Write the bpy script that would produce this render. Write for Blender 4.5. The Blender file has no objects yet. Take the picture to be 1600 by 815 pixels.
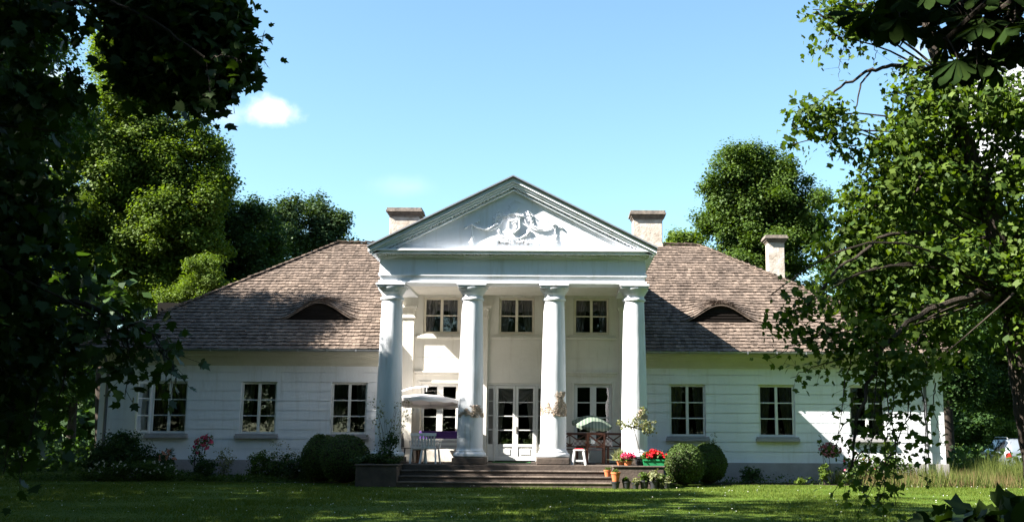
import bpy, bmesh, math, random
import numpy as np
from mathutils import Matrix, Vector

sc = bpy.context.scene
COL = sc.collection
rad = math.radians
rng = np.random.default_rng(7)
random.seed(7)

# ------------------------------------------------------------------ camera
F, CX, CY = 1700.0, 880.0, 407.5            # focal length and optical centre in photo pixels
CAM = np.array([1.5, -35.4, 1.4])
TH, ROLL = math.atan(274.5 / 1700), 0.006
cam = bpy.data.cameras.new('camera')
cam.sensor_width = 36.0
cam.lens = F / 1600 * 36
cam.shift_x = -(CX - 800) / 1600
cam.clip_start, cam.clip_end = 0.1, 2000
co = bpy.data.objects.new('camera', cam)
COL.objects.link(co)
ROT = Matrix.Rotation(math.pi / 2 + TH, 3, 'X') @ Matrix.Rotation(ROLL, 3, 'Z')
co.matrix_world = Matrix.Translation(CAM) @ ROT.to_4x4()
sc.camera = co
RN = np.array(ROT)

def at(px, py, Y):
    """point of the photo's pixel on the upright plane at depth Y"""
    d = RN @ np.array([(px - CX) / F, -(py - CY) / F, -1.0])
    return CAM + d * ((Y - CAM[1]) / d[1])

# ------------------------------------------------------------------ light
SUN = np.array([-2.6, -1.0, 2.5]); SUN = SUN / np.linalg.norm(SUN)   # towards the sun
elev = math.asin(SUN[2]); azim = math.atan2(SUN[0], SUN[1])
w = bpy.data.worlds.new('World'); sc.world = w; w.use_nodes = True
nt = w.node_tree; N = nt.nodes; L = nt.links
N.clear()
out = N.new('ShaderNodeOutputWorld'); bg = N.new('ShaderNodeBackground')
sky = N.new('ShaderNodeTexSky'); sky.sky_type = 'NISHITA'; sky.sun_disc = False
sky.sun_elevation = elev; sky.sun_rotation = azim
sky.air_density = 1.0; sky.dust_density = 0.6; sky.ozone_density = 0.6
SKY_STRENGTH = 0.05
bg.inputs['Strength'].default_value = SKY_STRENGTH
tc = N.new('ShaderNodeTexCoord')
def cloud_mask(px, py, radius, stretch, scale, lo, hi):
    d = at(px, py, 100) - CAM; d = d / np.linalg.norm(d)
    sub = N.new('ShaderNodeVectorMath'); sub.operation = 'SUBTRACT'
    L.new(tc.outputs['Generated'], sub.inputs[0]); sub.inputs[1].default_value = d
    mul = N.new('ShaderNodeVectorMath'); mul.operation = 'MULTIPLY'
    L.new(sub.outputs[0], mul.inputs[0]); mul.inputs[1].default_value = (1 / radius, 1 / radius, stretch / radius)
    ln = N.new('ShaderNodeVectorMath'); ln.operation = 'LENGTH'; L.new(mul.outputs[0], ln.inputs[0])
    no = N.new('ShaderNodeTexNoise'); no.inputs['Scale'].default_value = scale
    no.inputs['Detail'].default_value = 6; no.inputs['Roughness'].default_value = .58
    L.new(tc.outputs['Generated'], no.inputs['Vector'])
    ma = N.new('ShaderNodeMath'); ma.operation = 'MULTIPLY_ADD'
    L.new(no.outputs[0], ma.inputs[0]); ma.inputs[1].default_value = 1.6; 
    sb = N.new('ShaderNodeMath'); sb.operation = 'MULTIPLY'; L.new(ln.outputs['Value'], sb.inputs[0]); sb.inputs[1].default_value = -1.0
    L.new(sb.outputs[0], ma.inputs[2])
    mr = N.new('ShaderNodeMapRange'); mr.interpolation_type = 'SMOOTHSTEP'
    mr.inputs['From Min'].default_value = lo; mr.inputs['From Max'].default_value = hi
    L.new(ma.outputs[0], mr.inputs['Value'])
    return mr.outputs['Result']
tint = N.new('ShaderNodeMix'); tint.data_type = 'RGBA'; tint.blend_type = 'MULTIPLY'; tint.inputs['Factor'].default_value = 1
L.new(sky.outputs[0], tint.inputs['A']); tint.inputs['B'].default_value = (.88, 1.08, 1.08, 1)
prev = tint.outputs['Result']
for args, amt in (((427, 174, .026, 1.6, 26, -.30, .62), .85), ((330, 178, .05, 2.6, 14, 0.05, .8), .35),
                  ((1570, 190, .10, 1.1, 12, 0.0, .5), .95), ((70, 215, .07, 1.1, 12, 0.0, .5), .9), ((640, 292, .06, 3, 10, .1, .9), .12)):
    m = cloud_mask(*args)
    k = N.new('ShaderNodeMath'); k.operation = 'MULTIPLY'; L.new(m, k.inputs[0]); k.inputs[1].default_value = amt
    mx = N.new('ShaderNodeMix'); mx.data_type = 'RGBA'
    L.new(k.outputs[0], mx.inputs['Factor']); L.new(prev, mx.inputs['A']); mx.inputs['B'].default_value = (7.5, 7.4, 7.4, 1)
    prev = mx.outputs['Result']
L.new(prev, bg.inputs['Color']); L.new(bg.outputs[0], out.inputs[0])

sl = bpy.data.lights.new('sun', 'SUN'); sl.energy = 4.8; sl.angle = rad(.5); sl.color = (1, .95, .86)
so = bpy.data.objects.new('sun', sl); COL.objects.link(so)
so.rotation_euler = Vector(-SUN).to_track_quat('-Z', 'Y').to_euler()
so.location = (-40, -30, 60)
sc.view_settings.view_transform = 'Standard'; sc.view_settings.look = 'None'
sc.view_settings.gamma = 1; sc.view_settings.use_curve_mapping = False
sc.view_settings.exposure = 2.42
sc.render.engine = 'CYCLES'
sc.cycles.max_bounces = 8; sc.cycles.transparent_max_bounces = 16
sc.cycles.use_denoising = True
sc.cycles.sample_clamp_indirect = 8

# ------------------------------------------------------------------ materials
def mat(name, col, rough=.7, spec=.3, var=.0, scale=3., bump=0., bscale=20., metal=0., col2=None, vscale=(1, 1, 1), island=0., stain=0.):
    m = bpy.data.materials.new(name); m.use_nodes = True
    n = m.node_tree.nodes; l = m.node_tree.links
    p = n['Principled BSDF']
    p.inputs['Roughness'].default_value = rough; p.inputs['Metallic'].default_value = metal
    p.inputs['Specular IOR Level'].default_value = spec
    c = (*col, 1)
    p.inputs['Base Color'].default_value = c
    if var or col2 or bump:
        t = n.new('ShaderNodeTexCoord'); mp = n.new('ShaderNodeMapping'); mp.inputs['Scale'].default_value = vscale
        l.new(t.outputs['Object'], mp.inputs['Vector'])
    src = None
    if var or col2:
        no = n.new('ShaderNodeTexNoise'); no.inputs['Scale'].default_value = scale; no.inputs['Detail'].default_value = 6
        no.inputs['Roughness'].default_value = .62
        l.new(mp.outputs[0], no.inputs['Vector'])
        r = n.new('ShaderNodeValToRGB')
        c2 = col2 if col2 else tuple(x * (1 - var) for x in col)
        r.color_ramp.elements[0].position = .32; r.color_ramp.elements[1].position = .68
        r.color_ramp.elements[0].color = (*c2, 1); r.color_ramp.elements[1].color = c
        l.new(no.outputs[0], r.inputs[0]); src = r.outputs[0]
    if stain:
        ms = n.new('ShaderNodeMapping'); ms.inputs['Scale'].default_value = (3.2, 3.2, .35); l.new(t.outputs['Object'], ms.inputs['Vector'])
        ns_ = n.new('ShaderNodeTexNoise'); ns_.inputs['Scale'].default_value = 1.3; ns_.inputs['Detail'].default_value = 8; ns_.inputs['Roughness'].default_value = .7
        l.new(ms.outputs[0], ns_.inputs['Vector'])
        rs = n.new('ShaderNodeValToRGB'); rs.color_ramp.elements[0].position = .53; rs.color_ramp.elements[1].position = .74
        rs.color_ramp.elements[0].color = (1, 1, 1, 1); rs.color_ramp.elements[1].color = (1 - stain, 1 - stain * 1.1, 1 - stain * 1.3, 1)
        l.new(ns_.outputs[0], rs.inputs[0])
        m2 = n.new('ShaderNodeMix'); m2.data_type = 'RGBA'; m2.blend_type = 'MULTIPLY'; m2.inputs['Factor'].default_value = 1
        l.new(src, m2.inputs['A']); l.new(rs.outputs[0], m2.inputs['B']); src = m2.outputs['Result']
    if island:
        g = n.new('ShaderNodeNewGeometry')
        mr = n.new('ShaderNodeMapRange'); mr.inputs['To Min'].default_value = 1 - island; mr.inputs['To Max'].default_value = 1 + island
        l.new(g.outputs['Random Per Island'], mr.inputs['Value'])
        mm = n.new('ShaderNodeMix'); mm.data_type = 'RGBA'; mm.blend_type = 'MULTIPLY'; mm.inputs['Factor'].default_value = 1
        if src: l.new(src, mm.inputs['A'])
        else: mm.inputs['A'].default_value = c
        l.new(mr.outputs[0], mm.inputs['B']); src = mm.outputs['Result']
    if src: l.new(src, p.inputs['Base Color'])
    if bump:
        nb = n.new('ShaderNodeTexNoise'); nb.inputs['Scale'].default_value = bscale; nb.inputs['Detail'].default_value = 5
        l.new(mp.outputs[0], nb.inputs['Vector'])
        b = n.new('ShaderNodeBump'); b.inputs['Strength'].default_value = bump; b.inputs['Distance'].default_value = .02
        l.new(nb.outputs[0], b.inputs['Height']); l.new(b.outputs[0], p.inputs['Normal'])
    return m

def leaf_mat(name, dark, light, trans=.35, rough=.55, spec=.16, thue=(1.25, 1.3, .3)):
    m = bpy.data.materials.new(name); m.use_nodes = True
    n = m.node_tree.nodes; l = m.node_tree.links
    p = n['Principled BSDF']; o = n['Material Output']
    g = n.new('ShaderNodeNewGeometry')
    r = n.new('ShaderNodeValToRGB')
    r.color_ramp.elements[0].color = (*dark, 1); r.color_ramp.elements[1].color = (*light, 1)
    l.new(g.outputs['Random Per Island'], r.inputs[0])
    l.new(r.outputs[0], p.inputs['Base Color'])
    p.inputs['Roughness'].default_value = rough; p.inputs['Specular IOR Level'].default_value = spec
    t = n.new('ShaderNodeBsdfTranslucent')
    mu = n.new('ShaderNodeMix'); mu.data_type = 'RGBA'; mu.blend_type = 'MULTIPLY'; mu.inputs['Factor'].default_value = 1
    l.new(r.outputs[0], mu.inputs['A']); mu.inputs['B'].default_value = (*thue, 1)
    l.new(mu.outputs['Result'], t.inputs['Color'])
    mx = n.new('ShaderNodeMixShader'); mx.inputs[0].default_value = trans
    l.new(p.outputs[0], mx.inputs[1]); l.new(t.outputs[0], mx.inputs[2]); l.new(mx.outputs[0], o.inputs['Surface'])
    return m

def glass_mat():
    m = bpy.data.materials.new('window glass'); m.use_nodes = True
    n = m.node_tree.nodes; l = m.node_tree.links
    n.remove(n['Principled BSDF']); o = n['Material Output']
    tr = n.new('ShaderNodeBsdfTransparent'); tr.inputs[0].default_value = (.75, .77, .77, 1)
    gl = n.new('ShaderNodeBsdfGlossy'); gl.inputs['Roughness'].default_value = .015
    fr = n.new('ShaderNodeFresnel'); fr.inputs['IOR'].default_value = 2.0
    t = n.new('ShaderNodeTexCoord'); nb = n.new('ShaderNodeTexNoise'); nb.inputs['Scale'].default_value = 1.6
    l.new(t.outputs['Object'], nb.inputs['Vector'])
    b = n.new('ShaderNodeBump'); b.inputs['Strength'].default_value = .12; b.inputs['Distance'].default_value = .05
    l.new(nb.outputs[0], b.inputs['Height']); l.new(b.outputs[0], gl.inputs['Normal'])
    mx = n.new('ShaderNodeMixShader'); l.new(fr.outputs[0], mx.inputs[0]); l.new(tr.outputs[0], mx.inputs[1]); l.new(gl.outputs[0], mx.inputs[2])
    l.new(mx.outputs[0], o.inputs['Surface'])
    return m

def stripes_mat(name, c1, c2, scale, axis='X', check=False):
    m = bpy.data.materials.new(name); m.use_nodes = True
    n = m.node_tree.nodes; l = m.node_tree.links; p = n['Principled BSDF']; p.inputs['Roughness'].default_value = .8
    t = n.new('ShaderNodeTexCoord')
    if check:
        x = n.new('ShaderNodeTexChecker'); x.inputs['Scale'].default_value = scale
        x.inputs['Color1'].default_value = (*c1, 1); x.inputs['Color2'].default_value = (*c2, 1)
        l.new(t.outputs['Object'], x.inputs['Vector']); l.new(x.outputs[0], p.inputs['Base Color'])
    else:
        wv = n.new('ShaderNodeTexWave'); wv.bands_direction = axis; wv.inputs['Scale'].default_value = scale
        l.new(t.outputs['Object'], wv.inputs['Vector'])
        r = n.new('ShaderNodeValToRGB'); r.color_ramp.interpolation = 'CONSTANT'
        r.color_ramp.elements[0].color = (*c1, 1); r.color_ramp.elements[1].color = (*c2, 1); r.color_ramp.elements[1].position = .5
        l.new(wv.outputs[0], r.inputs[0]); l.new(r.outputs[0], p.inputs['Base Color'])
    return m

M = {}
M['plaster'] = mat('white lime plaster', (.76, .78, .82), .85, .2, col2=(.68, .70, .74), scale=1.1, stain=.18, bump=.35, bscale=9, vscale=(1, 1, .45))
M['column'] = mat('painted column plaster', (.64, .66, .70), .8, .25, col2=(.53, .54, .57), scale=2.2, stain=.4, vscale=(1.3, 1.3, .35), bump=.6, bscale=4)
M['cream'] = mat('cream plaster with warm bounce', (.70, .67, .61), .85, .2, col2=(.63, .60, .54), stain=.2, scale=1.1, bump=.3, bscale=8)  # slightly cream plaster, with warm bounce light also put into the colour
M['cornice'] = mat('yellowed lime plaster', (.58, .56, .49), .85, .2, col2=(.50, .48, .41), scale=1.4, bump=.3, bscale=8)
M['plinth'] = mat('grey plinth render', (.36, .34, .34), .9, .2, col2=(.27, .25, .25), scale=2, bump=.4, bscale=14)
M['stone'] = mat('worn brown stone', (.105, .080, .065), .85, .25, col2=(.05, .04, .035), scale=2.4, bump=.5, bscale=18)
M['nosing'] = mat('worn pale step edge', (.22, .175, .145), .85, .25, col2=(.07, .055, .047), scale=2.2, bump=.4, bscale=18)
M['shingle'] = mat('weathered wooden shingle', (.150, .114, .092), .9, .15, col2=(.085, .065, .054), scale=1.3, bump=.5, bscale=22, vscale=(2.5, .6, .6), island=.33)
M['shingle_edge'] = M['shingle']
M['metal'] = mat('grey zinc sheet', (.33, .35, .38), .45, .5, var=.25, scale=2, metal=.6)
M['dark_metal'] = mat('dark roof sheet', (.10, .10, .11), .5, .5, var=.2, scale=2, metal=.3)
M['white_paint'] = mat('white window paint', (.66, .66, .64), .5, .4, var=.06, scale=4)
M['cream_paint'] = mat('cream window paint', (.70, .64, .53), .55, .35, var=.08, scale=4)
M['grey_sill'] = mat('grey stone sill', (.34, .33, .34), .8, .3, var=.2, scale=5)
M['glass'] = glass_mat()
M['curtain'] = mat('pale curtain cloth', (.26, .25, .24), .9, .1)
M['drape'] = mat('white drape cloth', (.5, .48, .44), .9, .1)
M['wood_and_void'] = mat('dark boards and void shade', (.02, .017, .015), .9, .1)  # roof boarding, and the sheet painted as shade in the dormers
M['room'] = mat('room plaster darkened as shade', (.012, .011, .01), .9, .1)  # near-black: the unlit interior's shade is put into the colour
M['chimney'] = mat('stained chimney plaster', (.56, .50, .45), .9, .2, col2=(.30, .25, .205), scale=3.2, bump=.8, bscale=14)
M['chimney_cap'] = mat('sooty chimney brick', (.24, .20, .17), .9, .2, col2=(.11, .095, .085), scale=6, bump=.7, bscale=20)
M['patch'] = mat('bare crumbled render', (.62, .50, .40), .95, .1, col2=(.30, .24, .20), scale=7, bump=1., bscale=25, island=.3)
M['bark'] = mat('brown tree bark', (.055, .043, .034), .9, .15, col2=(.025, .02, .017), scale=6, bump=.9, bscale=25, vscale=(3, 3, .6))
M['twig'] = mat('thin twig bark', (.10, .075, .055), .9, .2, var=.3, scale=8)
M['soil'] = mat('dark bed soil', (.045, .034, .026), .95, .1, var=.5, scale=5, bump=.8, bscale=30)
M['white_plastic'] = mat('white plastic', (.78, .77, .74), .4, .5, var=.05, scale=3)
M['wood'] = mat('red brown garden wood', (.16, .06, .035), .55, .4, var=.4, scale=6, vscale=(1, 8, 8))
M['dark_chair'] = mat('black painted steel', (.02, .02, .022), .5, .4, var=.2)
M['purple'] = mat('purple cushion cloth', (.10, .05, .22), .9, .1, var=.2, scale=5)
M['red_plastic'] = mat('red plastic', (.55, .03, .04), .45, .4, var=.1)
M['terracotta'] = mat('terracotta clay', (.52, .16, .065), .8, .2, var=.25, scale=8)
M['black_pot'] = mat('black plastic pot', (.025, .026, .03), .5, .4, var=.2)
M['green_box'] = mat('green plastic trough', (.02, .24, .09), .45, .4, var=.1)
M['green_mat'] = mat('green doormat', (.05, .17, .06), .95, .1, var=.2, scale=30)
M['canvas'] = mat('off white parasol canvas', (.82, .77, .76), .85, .15, var=.06, scale=3)
M['green_stripe'] = stripes_mat('green striped canvas', (.075, .11, .082), (.155, .185, .145), 3.2)
M['cloth'] = stripes_mat('striped table cloth', (.62, .58, .52), (.40, .36, .33), 2.2, 'Z')
M['check'] = stripes_mat('checked table cloth', (.65, .62, .60), (.35, .28, .28), 14, check=True)
M['alu'] = mat('grey aluminium tube', (.5, .5, .5), .4, .5, metal=.7, var=.05)
M['steel'] = mat('rusty steel rod', (.06, .045, .04), .7, .3, var=.2)
M['car'] = mat('silver blue car paint', (.30, .34, .40), .3, .5, metal=.6, var=.03)
M['car_glass'] = mat('tinted car glass', (.015, .017, .02), .05, .6)
M['rubber'] = mat('black rubber', (.015, .015, .015), .8, .2)
M['tail'] = mat('red lamp lens', (.4, .02, .02), .2, .5)
M['plate'] = mat('white plate', (.7, .7, .66), .5, .3)
M['red_petal'] = leaf_mat('red petals', (.5, .008, .02), (.75, .03, .04), .2, thue=(1, .6, .6))
M['pink_petal'] = leaf_mat('deep pink petals', (.55, .03, .10), (.70, .12, .22), .2, thue=(1, .6, .7))
M['orange_petal'] = leaf_mat('salmon petals', (.55, .20, .12), (.65, .35, .25), .2, thue=(1, .8, .7))
M['white_petal'] = leaf_mat('white petals', (.6, .6, .52), (.75, .75, .7), .2, thue=(1, 1, .9))
M['mauve_petal'] = leaf_mat('faded mauve petals', (.36, .08, .15), (.5, .2, .26), .2, thue=(1, .7, .8))
M['lime'] = leaf_mat('light lime leaves', (.060, .104, .016), (.120, .168, .030), .42)
M['mid'] = leaf_mat('mid green leaves', (.036, .070, .013), (.080, .125, .024))
M['deep'] = leaf_mat('deep green leaves', (.020, .046, .014), (.046, .088, .022))
M['oak'] = leaf_mat('bluish green leaves', (.028, .052, .022), (.055, .088, .034), .25)
M['fg'] = leaf_mat('tulip tree leaves', (.032, .066, .012), (.105, .155, .026), .45)
M['fgdark'] = leaf_mat('maple leaves', (.018, .038, .009), (.040, .070, .014), .3, spec=.2)
M['chestnut'] = leaf_mat('chestnut leaves', (.011, .024, .006), (.025, .045, .010), .22, rough=.8, spec=.03)
M['box'] = leaf_mat('clipped box leaves', (.030, .055, .012), (.060, .095, .020), .2)
M['grass'] = leaf_mat('lawn grass blades', (.042, .080, .006), (.110, .138, .017), .35, .6, .2)
M['meadow'] = leaf_mat('uncut meadow grass', (.045, .075, .014), (.12, .135, .035), .35, .7, .15)
M['straw'] = leaf_mat('dry grass stems', (.11, .075, .04), (.19, .14, .07), .3, .8, .1)
M['olive'] = leaf_mat('grey olive leaves', (.11, .13, .06), (.23, .23, .12), .25)

def ground_mat():
    m = bpy.data.materials.new('short lawn turf'); m.use_nodes = True
    n = m.node_tree.nodes; l = m.node_tree.links; p = n['Principled BSDF']
    p.inputs['Roughness'].default_value = .9; p.inputs['Specular IOR Level'].default_value = .1
    t = n.new('ShaderNodeTexCoord')
    a = n.new('ShaderNodeTexNoise'); a.inputs['Scale'].default_value = .45; a.inputs['Detail'].default_value = 8; a.inputs['Roughness'].default_value = .7
    b = n.new('ShaderNodeTexNoise'); b.inputs['Scale'].default_value = 14; b.inputs['Detail'].default_value = 5
    l.new(t.outputs['Object'], a.inputs['Vector']); l.new(t.outputs['Object'], b.inputs['Vector'])
    ad = n.new('ShaderNodeMath'); ad.operation = 'MULTIPLY_ADD'; l.new(b.outputs[0], ad.inputs[0]); ad.inputs[1].default_value = .55; l.new(a.outputs[0], ad.inputs[2])
    r = n.new('ShaderNodeValToRGB'); e = r.color_ramp.elements
    e[0].position = .55; e[0].color = (.034, .068, .006, 1); e[1].position = 1.0; e[1].color = (.096, .126, .02, 1)
    x = r.color_ramp.elements.new(.78); x.color = (.060, .098, .011, 1)
    l.new(ad.outputs[0], r.inputs[0]); l.new(r.outputs[0], p.inputs['Base Color'])
    bu = n.new('ShaderNodeBump'); bu.inputs['Strength'].default_value = .8; bu.inputs['Distance'].default_value = .04
    l.new(b.outputs[0], bu.inputs['Height']); l.new(bu.outputs[0], p.inputs['Normal'])
    return m
M['ground'] = ground_mat()

# ------------------------------------------------------------------ mesh helpers
def seed(k):
    global rng
    rng = np.random.default_rng(k); random.seed(k)

class MB:
    def __init__(s): s.v = []; s.f = []
    def add(s, vs, fs):
        o = len(s.v); s.v += [tuple(map(float, p)) for p in vs]; s.f += [tuple(i + o for i in f) for f in fs]; return s
    def box(s, x0, x1, y0, y1, z0, z1):
        return s.add([(x0, y0, z0), (x1, y0, z0), (x1, y1, z0), (x0, y1, z0), (x0, y0, z1), (x1, y0, z1), (x1, y1, z1), (x0, y1, z1)],
                     [(0, 3, 2, 1), (4, 5, 6, 7), (0, 1, 5, 4), (1, 2, 6, 5), (2, 3, 7, 6), (3, 0, 4, 7)])
    def bar(s, p, q, wx, wz, up=(0, 0, 1)):
        p = np.array(p, float); q = np.array(q, float); d = q - p; d /= np.linalg.norm(d)
        a = np.cross(d, up); 
        if np.linalg.norm(a) < 1e-4: a = np.cross(d, (1, 0, 0))
        a /= np.linalg.norm(a); b = np.cross(a, d)
        c = [(-1, -1), (1, -1), (1, 1), (-1, 1)]
        vs = [p + a * wx / 2 * i + b * wz / 2 * j for i, j in c] + [q + a * wx / 2 * i + b * wz / 2 * j for i, j in c]
        return s.add(vs, [(0, 3, 2, 1), (4, 5, 6, 7), (0, 1, 5, 4), (1, 2, 6, 5), (2, 3, 7, 6), (3, 0, 4, 7)])
    def tube(s, pts, r, n=8, cap=True):
        pts = [np.array(p, float) for p in pts]
        if np.isscalar(r): r = [r] * len(pts)
        vs = []; fs = []; prev = None
        for i, p in enumerate(pts):
            d = pts[min(i + 1, len(pts) - 1)] - pts[max(i - 1, 0)]; d = d / (np.linalg.norm(d) + 1e-9)
            if prev is None:
                a = np.cross(d, (0, 0, 1));
                if np.linalg.norm(a) < .05: a = np.cross(d, (1, 0, 0))
            else: a = prev - d * np.dot(prev, d)
            a /= np.linalg.norm(a) + 1e-9; prev = a; b = np.cross(d, a)
            for k in range(n):
                t = 2 * math.pi * k / n; vs.append(p + r[i] * (a * math.cos(t) + b * math.sin(t)))
        for i in range(len(pts) - 1):
            for k in range(n):
                k2 = (k + 1) % n; fs.append((i * n + k, i * n + k2, (i + 1) * n + k2, (i + 1) * n + k))
        if cap: fs.append(tuple(range(n))[::-1]); fs.append(tuple((len(pts) - 1) * n + k for k in range(n)))
        return s.add(vs, fs)
    def lathe(s, prof, c=(0, 0, 0), n=24, wob=0.):
        vs = []; fs = []
        for r, z in prof:
            for k in range(n):
                t = 2 * math.pi * k / n
                rr = r * (1 + wob * random.uniform(-1, 1))
                vs.append((c[0] + rr * math.cos(t), c[1] + rr * math.sin(t), c[2] + z))
        m = len(prof)
        for i in range(m - 1):
            for k in range(n):
                k2 = (k + 1) % n; fs.append((i * n + k, i * n + k2, (i + 1) * n + k2, (i + 1) * n + k))
        fs.append(tuple(range(n))[::-1]); fs.append(tuple((m - 1) * n + k for k in range(n)))
        return s.add(vs, fs)
    def prism(s, poly, y0, y1):
        """polygon in (x,z) pulled from y0 to y1"""
        n = len(poly); vs = [(x, y0, z) for x, z in poly] + [(x, y1, z) for x, z in poly]
        fs = [tuple(range(n)), tuple(range(2 * n - 1, n - 1, -1))]
        fs += [(i, i + n, (i + 1) % n + n, (i + 1) % n) for i in range(n)]
        return s.add(vs, fs)
    def blob(s, c, r, seg=10, ring=6):
        c = np.array(c); r = np.array(r) if not np.isscalar(r) else np.array([r] * 3)
        vs = [c + r * (0, 0, -1)]; fs = []
        for i in range(1, ring):
            a = -math.pi / 2 + math.pi * i / ring
            for k in range(seg):
                t = 2 * math.pi * k / seg; vs.append(c + r * (math.cos(a) * math.cos(t), math.cos(a) * math.sin(t), math.sin(a)))
        vs.append(c + r * (0, 0, 1)); top = len(vs) - 1
        for k in range(seg):
            k2 = (k + 1) % seg
            fs.append((0, 1 + k2, 1 + k)); fs.append((top, top - seg + k, top - seg + k2))
            for i in range(ring - 2):
                fs.append((1 + i * seg + k, 1 + i * seg + k2, 1 + (i + 1) * seg + k2, 1 + (i + 1) * seg + k))
        return s.add(vs, fs)
    def build(s, name, m, parent=None, smooth=False, bevel=0., fix=True):
        me = bpy.data.meshes.new(name); me.from_pydata(s.v, [], s.f); me.update()
        if fix:
            b = bmesh.new(); b.from_mesh(me); bmesh.ops.recalc_face_normals(b, faces=b.faces); b.to_mesh(me); b.free()
        me.materials.append(M[m] if isinstance(m, str) else m)
        o = bpy.data.objects.new(name, me); COL.objects.link(o)
        if parent: o.parent = parent
        if smooth:
            me.polygons.foreach_set('use_smooth', [True] * len(me.polygons))
            try: me.set_sharp_from_angle(angle=rad(40))
            except Exception: pass
        if bevel:
            bm = o.modifiers.new('bevel', 'BEVEL'); bm.width = bevel; bm.segments = 2; bm.limit_method = 'ANGLE'
        return o

def tag(o, label=None, cat=None, group=None, kind=None):
    if label: o['label'] = label
    if cat: o['category'] = cat
    if group: o['group'] = group
    if kind: o['kind'] = kind
    return o
def thing(name, label, cat, loc=(0, 0, 0), rz=0., group=None):
    o = bpy.data.objects.new(name, None); COL.objects.link(o); o.empty_display_size = .2
    o.location = tuple(map(float, loc)); o.rotation_euler = (0, 0, rz)
    return tag(o, label, cat, group)
def copy_tree(o, parent=None):
    c = o.copy(); COL.objects.link(c)
    if parent is not None: c.parent = parent
    for ch in list(o.children): copy_tree(ch, c)
    return c

def np_mesh(name, V, k, m, parent=None, origin=(0, 0, 0), kind=None):
    """mesh of loose k-gons: V has shape (n, k, 3)"""
    V = np.asarray(V, float) - np.array(origin, float)
    n = V.shape[0]
    me = bpy.data.meshes.new(name)
    me.vertices.add(n * k); me.loops.add(n * k); me.polygons.add(n)
    me.vertices.foreach_set('co', V.reshape(-1).astype(np.float32))
    me.loops.foreach_set('vertex_index', np.arange(n * k, dtype=np.int32))
    me.polygons.foreach_set('loop_start', np.arange(0, n * k, k, dtype=np.int32))
    me.update(calc_edges=True); me.validate()
    me.materials.append(M[m])
    o = bpy.data.objects.new(name, me); COL.objects.link(o)
    if parent is not None: o.parent = parent
    if kind: o['kind'] = kind
    return o

SHAPES = {
    'diamond': [(0, 0), (.42, .45), (0, 1), (-.42, .5)],
    'oval': [(0, 0), (.3, .25), (.33, .6), (0, 1), (-.33, .6), (-.3, .25)],
    'maple': [(0, 0), (.28, .02), (.58, .22), (.40, .38), (.62, .66), (.26, .66), (0, 1.05), (-.26, .66), (-.62, .66), (-.40, .38), (-.58, .22), (-.28, .02)],
    'tulip': [(0, 0), (.42, .10), (.58, .38), (.36, .52), (.46, .92), (0, .80), (-.46, .92), (-.36, .52), (-.58, .38), (-.42, .10)],
    'leaflet': [(0, 0), (.13, .35), (.24, .68), (.17, .88), (0, 1), (-.17, .88), (-.24, .68), (-.13, .35)],
    'blade': [(-.08, 0), (.08, 0), (0, 1)],
    'petal': [(-.5, -.5), (.5, -.5), (.5, .5), (-.5, .5)],
}
def unit(a): return a / (np.linalg.norm(a, axis=-1, keepdims=True) + 1e-9)
def leaves(P, nrm, stem, size, shape, fold=.18):
    """leaf polygons: positions P, face normals, stem (length) directions"""
    sh = np.array(SHAPES[shape])
    b = unit(stem - nrm * np.sum(stem * nrm, -1, keepdims=True)); a = np.cross(b, nrm)
    s = np.asarray(size).reshape(-1, 1, 1)
    curl = fold * (np.abs(sh[:, 0]) * .8 - .25 * sh[:, 1] ** 2)
    return P[:, None, :] + s * (a[:, None, :] * sh[None, :, 0:1] + b[:, None, :] * sh[None, :, 1:2] + nrm[:, None, :] * curl[None, :, None])
def rnd(n): return unit(rng.normal(size=(n, 3)))

def clumps_in(lobes, n_clumps, shell=.5):
    """clump centres spread through the lobes' volume, denser towards their shell; returns centres, outward dirs, lobe index"""
    vol = np.array([np.prod(l[1]) ** (2 / 3) for l in lobes]); vol = vol / vol.sum()
    idx = rng.choice(len(lobes), n_clumps, p=vol)
    c = np.array([l[0] for l in lobes])[idx]; r = np.array([l[1] for l in lobes])[idx]
    u = rnd(n_clumps); rho = shell + (1 - shell) * rng.random((n_clumps, 1)) ** .7
    rho = rho * (1 + .16 * rng.normal(size=(n_clumps, 1)))
    return c + r * u * rho, u, idx

def sublobes(lobes, k=16):
    out_ = []
    for c, r in lobes:
        out_.append((c, r * .66))
        for u in rnd(k):
            q = .14 + .24 * rng.random() ** 1.2; out_.append((c + r * u * (.62 + .50 * rng.random()), r * q * np.array([1.08, 1.08, .92])))
    return out_
def crown_leaves(lobes, n_clumps, per, size, clump_r, shape='diamond', shell=.5, droop=0., flat=.7, up=.55, spread=.9):
    C, U, I = clumps_in(lobes, n_clumps, shell)
    cr = clump_r * (.6 + .8 * rng.random(n_clumps))
    k = np.repeat(np.arange(n_clumps), per); n = len(k)
    off = rng.normal(size=(n, 3)) * (cr[k] * .55)[:, None]; off[:, 2] *= flat
    off *= np.minimum(1, cr[k] * .95 / (np.linalg.norm(off, axis=1) + 1e-6))[:, None]
    P = C[k] + off
    nr = unit(U[k] * .55 + np.array([0, 0, up]) + rng.normal(size=(n, 3)) * spread * .6)
    st = unit(rng.normal(size=(n, 3)) + np.array([0, 0, -droop * 3]) + off / (cr[k][:, None] + .01) * .6)
    sz = size * (.5 + .9 * rng.random(n))
    return leaves(P, nr, st, sz, shape), C, I

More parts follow.
